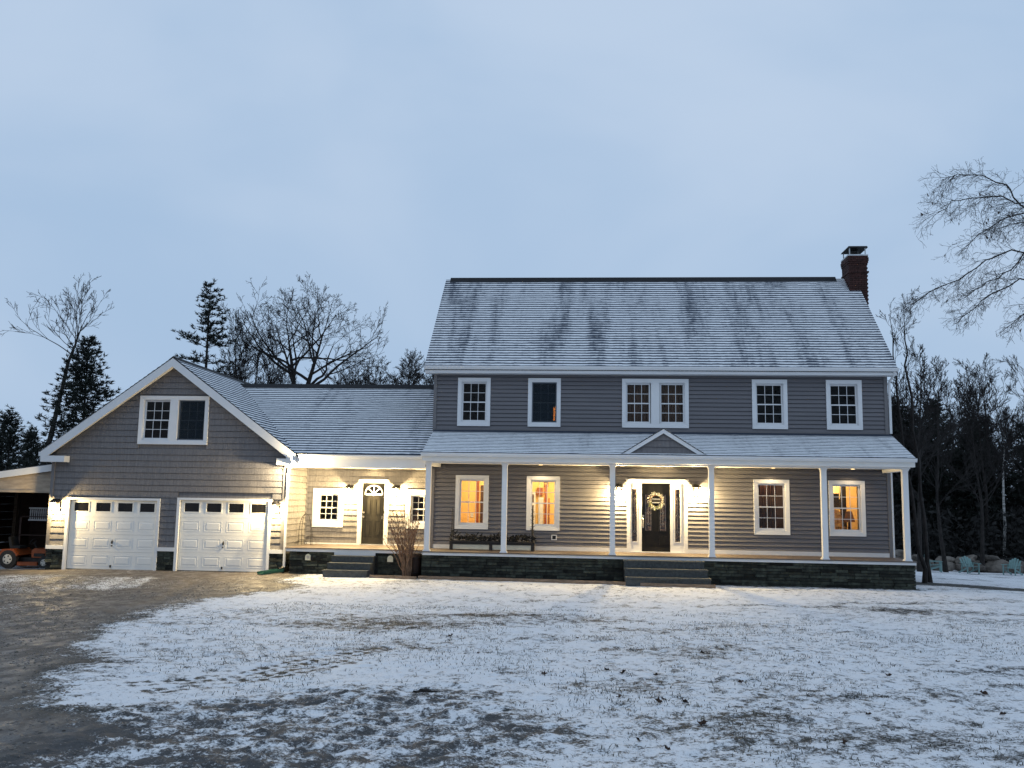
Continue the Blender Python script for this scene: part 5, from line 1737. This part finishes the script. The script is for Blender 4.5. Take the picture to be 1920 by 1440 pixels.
def plant(make, x, y): return (x, y, gz(x, y) - 0.1)
OAK = dict(levels=4, kids=[5, 4, 4, 2], rmin=0.010, len=6.4, main=9, elev=(10, 45), wig=0.13, trop=0.05, seg=0.6, ang=(25, 55), ratio=(0.45, 0.68), br=0.62)
THIN = dict(levels=3, kids=[6, 5, 4], rmin=0.010, len=3.2, main=15, elev=(35, 62), wig=0.10, trop=0.07, seg=0.5, ang=(20, 42), ratio=(0.42, 0.62), br=0.45)
BUSHY = dict(levels=3, kids=[6, 5, 5], rmin=0.011, len=3.6, main=12, elev=(25, 62), wig=0.13, trop=0.06, seg=0.5, ang=(22, 48), ratio=(0.45, 0.65), br=0.5)

def mk(seed, H, r, fork, o, stems=None):
    a, b = bare_tree(seed, H, r, fork, o, stems)
    return [('trunk', a, 'bark'), ('branches', b, 'twig')]
def mc(*a, **k):
    p, q = conifer(*a, **k)
    return [('trunk', p, 'bark'), ('foliage', q, 'needle')]

# left side, behind the carport and the garage
tree_thing('leaning_tree', 'tall leaning bare tree whose crown sweeps right, behind the carport', 'tree', (-28.1, 25, gz(-28.1, 25) - 0.1),
           mk(3, 14, 0.24, 9.4, dict(THIN, main=10, len=4.4, kids=[5, 4, 3], elev=(20, 60)), [[(0, 0, 0), (0.25, 0, 5.0), (1.35, 0, 11.0), (1.9, 0.2, 13.4)]]))
tree_thing('pine_tree', 'bushy dark pine leaning against the bare tree left of the garage gable', 'pine tree', (-23.9, 22, gz(-23.9, 22) - 0.1), mc(5, 12.0, 3.7, bare=0.10, layers=0.32, dens=2.1, leaf=0.42))
PS = tree_thing('pine_tree', 'short dark pine at the far left edge above the carport', 'pine tree', (-33.4, 30, gz(-33.4, 30) - 0.1), mc(6, 8.6, 2.5, bare=0.05, layers=0.32, dens=2.0, leaf=0.40), group='dark pines left of the garage')
for x, y, s, lb in ((-30.6, 28, 0.84, 'short dark pine just left of the leaning bare tree'), (-35.8, 33, 1.0, 'dark pine partly cut by the left photo edge'), (-27.6, 30, 0.80, 'low dark pine behind the foot of the leaning bare tree'), (-25.6, 27, 0.72, 'low dark pine between the leaning tree and the bushy pine')):
    dup(PS, (x, y, gz(x, y) - 0.1), rz=x, label=lb, sc=s, group='dark pines left of the garage')
tree_thing('pine_tree', 'tall narrow pine with flat shelves of needles behind the garage ridge', 'pine tree', (-19.4, 28, gz(-19.4, 28) - 0.1), mc(7, 17.0, 3.0, bare=0.42, layers=0.55, dens=2.3, flat=True, gap=0.2, leaf=0.42))
tree_thing('bare_tree', 'slender upright bare tree just right of the tall narrow pine', 'tree', (-18.3, 30, gz(-18.3, 30) - 0.1), mk(12, 16.5, 0.19, 6.5, dict(THIN, main=22, len=4.0)))
tree_thing('bare_tree', 'thin bare tree with two stems between the tall pine and the oak', 'tree', (-17.0, 29.5, gz(-17, 29.5) - 0.1), mk(13, 13, 0.15, 6.5, dict(THIN, main=12, len=3.2), [[(0, 0, 0), (0.1, 0, 7), (0.5, 0, 12.5)], [(0.2, 0.2, 0), (0.7, 0, 7), (1.6, 0, 12)]]))
tree_thing('oak_tree', 'broad spreading bare oak behind the wing roof', 'tree', (-14.6, 32, gz(-14.6, 32) - 0.1), mk(14, 14.5, 0.40, 8.6, OAK, [[(0, 0, 0), (0.0, 0, 9.2), (-0.9, 0.3, 14.0)], [(0.15, 0.1, 0), (0.25, 0, 8.8), (1.6, -0.2, 14.0)]]))
tree_thing('bare_tree', 'low spreading bare tree whose twigs show left of the garage ridge', 'tree', (-22.6, 29, gz(-22.6, 29) - 0.1), mk(15, 10.5, 0.14, 4.5, dict(BUSHY, len=4.2, main=10)))
SB = tree_thing('bare_tree', 'small twiggy bare tree right beside the oak crown', 'tree', (-10.4, 37, gz(-10.4, 37) - 0.1), mk(16, 14.0, 0.16, 6.0, BUSHY), group='small bare trees behind the wing roof')
for x, y, s, rz, lb in ((-8.0, 39, 1.06, 1.7, 'small twiggy bare tree midway between the oak and the house'), (-5.9, 41, 1.03, 3.4, 'small twiggy bare tree next to the house corner'), (-12.4, 40, 1.02, 4.4, 'small twiggy bare tree seen through the right half of the oak'), (-17.6, 39, 0.98, 0.7, 'small twiggy bare tree seen behind the left half of the oak'), (-9.2, 44, 1.1, 5.2, 'small twiggy bare tree deep behind the one beside the oak'), (-6.9, 45, 1.08, 0.9, 'small twiggy bare tree deep behind the house corner'), (-11.8, 35, 0.86, 2.9, 'small twiggy bare tree under the right limbs of the oak'), (-4.4, 43, 1.0, 2.0, 'small twiggy bare tree half hidden by the house corner'), (-8.8, 36, 0.90, 4.9, 'small twiggy bare tree in front of the midway one'), (-14.0, 43, 1.06, 1.2, 'small twiggy bare tree deep behind the oak trunk'), (-20.8, 36, 0.95, 3.7, 'small twiggy bare tree behind the tall narrow pine'), (-26.3, 40, 0.9, 2.2, 'small pale bare tree between the bushy pine and the garage gable')):
    dup(SB, (x, y, gz(x, y) - 0.1), rz=rz, label=lb, sc=s, group='small bare trees behind the wing roof')

# right side
TW = tree_thing('twin_tree', 'dark twin stemmed young tree standing beside the right end of the porch', 'tree', (15.25, 1.0, gz(15.25, 1.0) - 0.05),
                mk(22, 8.4, 0.075, 3.2, dict(THIN, main=9, len=1.5, seg=0.35, rmin=0.005, kids=[5, 4, 3], elev=(30, 60)), [[(-0.2, -0.2, 0), (-0.40, -0.2, 1.9), (-0.70, 0.1, 5.9), (-0.75, 0.3, 8.3)], [(0.15, 0.2, 0), (-0.03, 0.2, 2.7), (-0.32, 0.2, 6.8), (-0.36, 0.2, 8.4)]]))
RB = [tree_thing('bare_tree', 'tall bare tree rising right of the roof end', 'tree', (21.6, 20, gz(21.6, 20) - 0.1), mk(23, 12.3, 0.13, 4.0, dict(THIN, main=17, len=3.4)), group='bare trees in the right hand woods'),
      tree_thing('bare_tree', 'tall bare tree with upswept twigs near the right photo edge', 'tree', (33.0, 38, gz(33.0, 38) - 0.1), mk(24, 15.5, 0.19, 5.0, dict(THIN, main=20, len=4.2)), group='bare trees in the right hand woods')]
for k, (src, x, y, s, rz, lb) in enumerate([(0, 24.7, 25, 1.05, 2.0, 'bare tree standing over the rounded dark evergreens'), (0, 27.9, 28, 1.05, 4.0, 'bare tree right of the rounded dark evergreens'), (1, 36.4, 39, 1.0, 1.1, 'bare tree cut by the right photo edge'),
        (0, 30.1, 33, 1.12, 5.1, 'bare tree in the middle of the right hand woods'), (1, 28.6, 42, 0.88, 2.6, 'bare tree deep behind the evergreens'), (0, 32.1, 27, 0.95, 0.5, 'bare tree above the rightmost chair'), (1, 39.5, 43, 1.0, 3.9, 'bare tree beyond the right photo edge'), (0, 19.3, 30, 0.95, 3.0, 'bare tree half hidden behind the house corner'),
        (0, 26.1, 37, 1.12, 1.3, 'bare tree deep in the woods behind the middle evergreens'), (1, 34.7, 45, 0.95, 5.6, 'bare tree at the back of the woods near the right edge')]):
    dup(RB[src], (x, y, gz(x, y) - 0.1), rz=rz, label=lb, sc=s, group='bare trees in the right hand woods')
ba_, bb_ = bare_tree(29, 11, 0.11, 5.5, dict(THIN, main=12, len=2.6))
tree_thing('birch_tree', 'pale barked birch trunk at the right edge of the woods', 'tree', (30.9, 31.8, gz(30.9, 31.8) - 0.1), [('trunk', ba_, 'bark_pale'), ('branches', bb_, 'twig')])
RC_ = [tree_thing('evergreen_tree', 'rounded dark evergreen at the left of the right hand woods', 'evergreen', (23.9, 34.5, gz(23.9, 34.5) - 0.1), mc(31, 10.6, 3.4, bare=0.03, layers=0.38, dens=1.9, leaf=0.46), group='dark evergreens in the right hand woods'),
       tree_thing('evergreen_tree', 'broad dark evergreen behind the middle garden chair', 'evergreen', (28.6, 36, gz(28.6, 36) - 0.1), mc(32, 11.2, 3.4, bare=0.03, layers=0.38, dens=1.9, leaf=0.46), group='dark evergreens in the right hand woods')]
for k, (src, x, y, s, rz, lb) in enumerate([(1, 21.2, 37, 0.95, 1.0, 'dark evergreen half hidden by the porch end'), (0, 26.4, 37.5, 1.05, 2.0, 'dark evergreen filling the gap between the two broad ones'), (0, 31.4, 38, 0.98, 3.0, 'dark evergreen behind the rightmost garden chair'),
        (1, 34.3, 36.5, 0.86, 4.0, 'dark evergreen at the right photo edge'), (0, 37.1, 38, 0.9, 5.0, 'dark evergreen beyond the right photo edge'), (1, 24.7, 42, 1.0, 0.4, 'dark evergreen deep behind the rounded one'), (0, 29.4, 43, 1.05, 1.4, 'dark evergreen deep behind the broad one'),
        (1, 34.7, 43, 0.95, 2.4, 'dark evergreen deep at the right of the woods'), (0, 18.2, 41, 1.0, 3.3, 'dark evergreen behind the house end wall'), (1, 40.5, 41, 0.95, 0.9, 'dark evergreen far beyond the right edge'),
        (1, 22.5, 39.5, 0.98, 1.9, 'dark evergreen just right of the twin stemmed tree'), (0, 33.0, 40.5, 0.98, 2.9, 'dark evergreen behind the pale birch trunk'), (1, 27.4, 40.5, 1.0, 5.5, 'dark evergreen deep between the two broad ones'), (0, 38.6, 42.5, 1.0, 0.2, 'dark evergreen deep beyond the right edge'), (1, 31.7, 45, 1.05, 3.7, 'dark evergreen at the back above the boulder wall')]):
    dup(RC_[src], (x, y, gz(x, y) - 0.1), rz=rz, label=lb, sc=s, group='dark evergreens in the right hand woods')

# the big tree just outside the right edge whose limbs droop into the picture
LIMBS = [[(16.67, -8.0, 6.29), (16.13, -8.0, 6.59), (15.21, -8.0, 7.63), (14.44, -8.1, 8.18), (13.89, -8.1, 8.37), (13.28, -8.2, 8.3), (12.8, -8.2, 8.19), (12.48, -8.3, 7.95)],
         [(15.88, -8.0, 6.89), (15.21, -7.9, 7.68), (14.45, -7.8, 8.26), (14.19, -7.7, 8.76), (13.73, -7.6, 9.02), (13.26, -7.6, 9.06), (12.89, -7.5, 8.96)],
         [(16.67, -8.0, 6.2), (15.62, -8.3, 7.13), (14.41, -8.5, 7.93), (13.85, -8.5, 7.75), (13.36, -8.6, 7.47), (12.87, -8.7, 7.05)],
         [(16.72, -8.0, 6.0), (15.97, -7.6, 6.78), (14.43, -7.3, 7.34), (13.87, -7.2, 7.13), (13.31, -7.1, 6.71), (12.71, -7.0, 6.43), (12.39, -7.0, 6.22)],
         [(16.72, -8.0, 5.7), (16.03, -8.2, 6.54), (14.38, -8.4, 7.12), (13.85, -8.5, 6.62), (13.38, -8.5, 6.34), (12.9, -8.6, 5.99)],
         [(16.77, -8.0, 5.3), (16.13, -7.9, 6.07), (14.37, -7.7, 6.56), (13.88, -7.6, 6.28), (13.47, -7.6, 6.0), (13.12, -7.5, 5.65)],
         [(16.67, -8.0, 6.0), (15.45, -8.8, 7.28), (14.5, -9.0, 7.72), (13.95, -9.1, 7.47), (13.45, -9.2, 7.32)],
         [(16.76, -8.0, 5.01), (15.75, -8.6, 5.6), (14.65, -8.9, 5.99), (14.05, -9.0, 5.69), (13.65, -9.0, 5.35)]]
ox, oy, oz = 16.75, -8.0, gz(16.75, -8) - 0.1
rt = random.Random(51)
tm, cm = MB(), MB()
tm.tube([(0, 0, 0), (-0.02, 0, 3.0), (-0.05, 0, 6.5), (0.2, 0.1, 8.5), (0.5, 0, 10)], [0.30, 0.22, 0.17, 0.08, 0.02], 9)
DROOP = dict(levels=2, kids=[5, 3], rmin=0.0026, wig=0.16, trop=-0.05, seg=0.16, ang=(25, 65), ratio=(0.4, 0.65))
leafm = MB()
for lm in LIMBS:
    P = [Vector(p) - Vector((ox, oy, oz)) for p in lm]
    pts = []
    for a, b in zip(P[:-1], P[1:]):
        for k in range(3):
            pts.append(a.lerp(b, k / 3) + Vector((rt.gauss(0, .02), rt.gauss(0, .02), rt.gauss(0, .02))))
    pts.append(P[-1])
    n = len(pts)
    cm.tube(pts, [0.023 * (1 - 0.90 * (i / (n - 1)) ** 0.7) + 0.004 for i in range(n)], 6, False)
    for i in range(3, n):
        for q in range(3):
            f = rt.random()
            b = pts[i - 1].lerp(pts[i], f)
            along = (pts[i] - pts[i - 1]).normalized()
            d = (along * rt.uniform(0.3, 1.0) + Vector((rt.uniform(-0.6, 0.35), rt.uniform(-0.7, 0.7), rt.uniform(-0.75, 0.6)))).normalized()
            limb(cm, b, d, rt.uniform(0.3, 0.75), 0.006, 0, rt, DROOP)
            if rt.random() < 0.10:
                c = b + d * 0.6
                s = Vector((rt.uniform(-1, 1), rt.uniform(-1, 1), rt.uniform(-1, 1))) * 0.03
                leafm.add([c, c + s + Vector((0.02, 0, -0.03)), c + Vector((0, 0, -0.08)), c - s], [(0, 1, 2, 3)])
# limbs on the far side, so the tree is whole from any side
for k in range(10):
    a = rt.uniform(-1.2, 1.2)
    limb(cm, Vector((0, 0, rt.uniform(5, 8))), Vector((math.cos(a), math.sin(a), 0.3)).normalized(), rt.uniform(2.0, 3), 0.06, 0, rt, dict(levels=3, kids=[5, 4, 3], rmin=0.005, wig=0.12, trop=0.02, seg=0.5))
ot = thing('overhanging_tree', 'fine drooping bare limbs reaching in from the right over the lawn', 'tree', (ox, oy, oz))
part('trunk', tm, M['bark'], ot)
part('branches', cm, M['twig'], ot)
part('last_leaves', leafm, M['leaf'], ot)

# undergrowth between the trunks and the woods that close the horizon
ru = random.Random(61)
mb = MB()
def brush(n, x0, x1, y0, y1, hmax):
    for k in range(n):
        x, y = ru.uniform(x0, x1), ru.uniform(y0, y1)
        z = gz(x, y) - 0.05
        h = hmax * ru.random() ** 0.8
        p = Vector((x, y, z))
        e = p + Vector((ru.gauss(0, 0.25), ru.gauss(0, 0.25), 1)) * h
        mb.tube([p, p.lerp(e, 0.5) + Vector((ru.gauss(0, .1), 0, 0)), e], [0.022, 0.016, 0.008], 3, False)
        for q in range(9):
            c = p.lerp(e, ru.uniform(0.1, 1)) + Vector((ru.gauss(0, 0.28), ru.gauss(0, 0.28), ru.gauss(0, 0.18)))
            d = Vector((ru.uniform(-1, 1), ru.uniform(-1, 1), ru.uniform(-1, 1))).normalized()
            s = d.orthogonal().normalized()
            l = ru.uniform(0.12, 0.32)
            mb.add([c - d * l, c + s * l * 0.45, c + d * l, c - s * l * 0.45], [(0, 1, 2, 3)])
brush(2800, 17.5, 44, 29.8, 44, 4.2)
brush(2600, 17.5, 46, 36, 47, 8.0)
brush(1100, -44, -21, 27, 35, 4.5)
o = link('undergrowth', mb.mesh('undergrowth', M['brush']))
o['kind'] = 'stuff'; o['label'] = 'dark tangled undergrowth beneath the trees'
tm_, fm_ = conifer(71, 9.5, 3.0, bare=0.02, layers=0.6, dens=0.75, leaf=0.7)
base_v = np.array(tm_.v + fm_.v)
base_f = tm_.f + [tuple(i + len(tm_.v) for i in q) for q in fm_.f]
mb = MB()
for k in range(46):
    x = -110 + 5.4 * k + ru.uniform(-1.5, 1.5)
    y = 66 + ru.uniform(-6, 10)
    a, s = ru.uniform(0, 6.28), ru.uniform(0.8, 1.15)
    c_, s_ = math.cos(a) * s, math.sin(a) * s
    v = np.stack([base_v[:, 0] * c_ - base_v[:, 1] * s_ + x, base_v[:, 0] * s_ + base_v[:, 1] * c_ + y, base_v[:, 2] * s + gz(x, y) - 0.2], -1)
    mb.add(v.tolist(), base_f)
o = link('far_woods', mb.mesh('far_woods', M['needle']))
o['kind'] = 'stuff'; o['label'] = 'far dark woods closing the horizon'

# ------------------------------------------------------------------ lawn details
rg = np.random.default_rng(5)
def lawn_samples(n, x0, x1, y0, y1):
    return rg.uniform(x0, x1, n), y0 + (y1 - y0) * rg.random(n) ** 1.3
gxs, gys = lawn_samples(90000, -2.5, 13.5, -24.2, -9.0)
clump = fbm(gxs, gys, 0.8, 3, 77) * 0.65 + fbm(gxs, gys, 3.2, 3, 78) * 0.5
keep = (poly_dist(gxs, gys, DRIVE) < -0.4) & (poly_dist(gxs, gys, EARTH) < -0.1) & (clump + 0.14 * rg.random(len(gxs)) > 0.70)
gxs, gys = gxs[keep][:16000], gys[keep][:16000]
def z_at(x, y):
    ix = np.clip(np.searchsorted(gx, x) - 1, 0, len(gx) - 2)
    iy = np.clip(np.searchsorted(gy, y) - 1, 0, len(gy) - 2)
    fx = (x - gx[ix]) / (gx[ix + 1] - gx[ix])
    fy = (y - gy[iy]) / (gy[iy + 1] - gy[iy])
    return (Z[iy, ix] * (1 - fx) + Z[iy, ix + 1] * fx) * (1 - fy) + (Z[iy + 1, ix] * (1 - fx) + Z[iy + 1, ix + 1] * fx) * fy
gzs = z_at(gxs, gys)
n = len(gxs)
a = rg.uniform(0, 6.283, n)
h = rg.uniform(0.010, 0.042, n)
ln = rg.uniform(0.6, 2.6, n) * h
w = rg.uniform(0.0025, 0.005, n)
b0 = np.stack([gxs, gys, gzs - 0.01], -1)
side = np.stack([-np.sin(a) * w, np.cos(a) * w, np.zeros(n)], -1)
mid = b0 + np.stack([np.cos(a) * ln * 0.35, np.sin(a) * ln * 0.35, h * 0.65 + 0.01], -1)
tip = b0 + np.stack([np.cos(a) * ln, np.sin(a) * ln, h + 0.005], -1)
V = np.stack([b0 - side, b0 + side, mid + side * 0.7, mid - side * 0.7, tip], 1).reshape(-1, 3)
k = np.arange(n) * 5
me = bpy.data.meshes.new('grass')
fq = np.stack([k, k + 1, k + 2, k + 3], -1)
ft = np.stack([k + 3, k + 2, k + 4], -1)
me.vertices.add(len(V)); me.vertices.foreach_set('co', V.astype(np.float32).ravel())
me.loops.add(n * 7)
me.loops.foreach_set('vertex_index', np.concatenate([fq, ft], 1).astype(np.int32).ravel())
me.polygons.add(n * 2)
ls_ = np.stack([np.arange(n) * 7, np.arange(n) * 7 + 4], -1).ravel()
me.polygons.foreach_set('loop_start', ls_.astype(np.int32))
me.materials.append(M['grass'])
me.update(); me.validate()
o = link('grass', me)
o['kind'] = 'stuff'; o['label'] = 'thin dead grass blades poking through the snow'

def scatter(name, xs, ys, size, flat, mt, label):
    n = len(xs)
    z = z_at(xs, ys)
    base = np.array([(1, 0, 0), (0, 1, 0), (-1, 0, 0), (0, -1, 0), (0, 0, 1), (0, 0, -0.6)], float)
    fs = np.array([(0, 1, 4), (1, 2, 4), (2, 3, 4), (3, 0, 4), (1, 0, 5), (2, 1, 5), (3, 2, 5), (0, 3, 5)])
    a = rg.uniform(0, 6.283, n)
    j = rg.uniform(0.65, 1.35, (n, 6, 3))
    v = base[None] * j * size[:, None, None]
    v[:, :, 2] *= flat
    v[:, :, 0] *= 1.35
    x_ = v[:, :, 0] * np.cos(a)[:, None] - v[:, :, 1] * np.sin(a)[:, None] + xs[:, None]
    y_ = v[:, :, 0] * np.sin(a)[:, None] + v[:, :, 1] * np.cos(a)[:, None] + ys[:, None]
    V = np.stack([x_, y_, v[:, :, 2] + z[:, None]], -1).reshape(-1, 3)
    F = (fs[None] + (np.arange(n) * 6)[:, None, None]).reshape(-1)
    me = bpy.data.meshes.new(name)
    me.vertices.add(len(V)); me.vertices.foreach_set('co', V.astype(np.float32).ravel())
    me.loops.add(len(F)); me.loops.foreach_set('vertex_index', F.astype(np.int32))
    me.polygons.add(len(F) // 3); me.polygons.foreach_set('loop_start', np.arange(0, len(F), 3, dtype=np.int32))
    me.polygons.foreach_set('use_smooth', np.ones(len(F) // 3, bool))
    me.materials.append(mt)
    me.update(); me.validate()
    o = link(name, me)
    o['kind'] = 'stuff'; o['label'] = label
M['pebble'] = mat('driveway_gravel', (0.17, 0.155, 0.14), 0.75, 0.3, 14)
n = 34000
px_, py_ = rg.uniform(-11, 2, n), -3 - 19.5 * rg.random(n) ** 0.85
k_ = (poly_dist(px_, py_, DRIVE) > -0.15) & (fbm(px_, py_, 1.1, 3, 81) + 0.25 * rg.random(n) > 0.55)
scatter('gravel', px_[k_], py_[k_], rg.uniform(0.006, 0.018, k_.sum()) * np.where(rg.random(k_.sum()) < 0.06, 1.7, 1.0), 0.6, M['pebble'], 'loose gravel and small stones on the driveway')
# fallen leaves and dark clods lying on the snow
rl = random.Random(91)
lm = MB()
pts = []
for kk in range(9):
    an = 2 * math.pi * kk / 9
    rr = 0.055 if kk % 2 else 0.028
    pts.append((rr * math.cos(an), rr * math.sin(an), 0.012 + 0.018 * (kk % 3)))
lm.add(pts + [(0, 0, 0.006)], [(kk, (kk + 1) % 9, 9) for kk in range(9)])
lmesh = lm.mesh('fallen_leaf', M['leaf'])
spots = [(5.27, -16.99), (5.59, -17.09), (5.57, -18.65), (5.73, -18.75), (5.14, -18.65), (5.44, -20.73), (5.23, -20.43), (5.06, -16.89), (8.46, -16.62), (6.95, -20.44), (5.52, -18.85), (4.86, -16.11), (7.83, -15.75), (6.54, -17.48), (4.31, -17.27), (3.28, -15.71), (8.88, -18.87), (7.49, -19.06), (9.2, -17.7), (5.88, -19.74), (2.68, -13.98), (4.69, -13.81), (9.84, -15.18), (6.46, -14.97)]
for x, y in spots:
    xx, yy = x + rl.uniform(-0.05, 0.05), y + rl.uniform(-0.05, 0.05)
    o = link('fallen_leaf', lmesh, None, (xx, yy, float(z_at(np.array([xx]), np.array([yy]))[0]) + 0.004))
    o.rotation_euler = (rl.uniform(-0.5, 0.5), rl.uniform(-0.5, 0.5), rl.uniform(0, 6.28))
    s = rl.uniform(0.5, 0.95)
    o.scale = (s, s, s)
    o['label'] = 'curled dark brown leaf lying on the snowy lawn'
    o['category'] = 'leaf'
    o['group'] = 'dead leaves scattered on the snow'
for x, y, s, lb in ((3.06, -18.58, 0.75, 'dark clod of torn turf at the edge of the muddy patch'),):
    bm = bmesh.new()
    bmesh.ops.create_icosphere(bm, subdivisions=3, radius=1.0)
    for v in bm.verts:
        q = v.co
        f = 1 + 0.35 * math.sin(q.x * 5 + x * 3) * math.cos(q.y * 6 + s * 9) + 0.2 * math.sin(q.z * 9 + q.x * 8)
        v.co = Vector((q.x * 0.20 * s * f, q.y * 0.07 * s * f, max(-0.3, q.z) * 0.055 * s * f))
    me = bpy.data.meshes.new('clod')
    bm.to_mesh(me); bm.free()
    me.materials.append(M['clod'])
    o = link('clod', me, None, (x, y, float(z_at(np.array([x]), np.array([y]))[0])))
    o.rotation_euler = (0, 0, 0.35)
    o['label'] = lb
    o['category'] = 'earth clod'
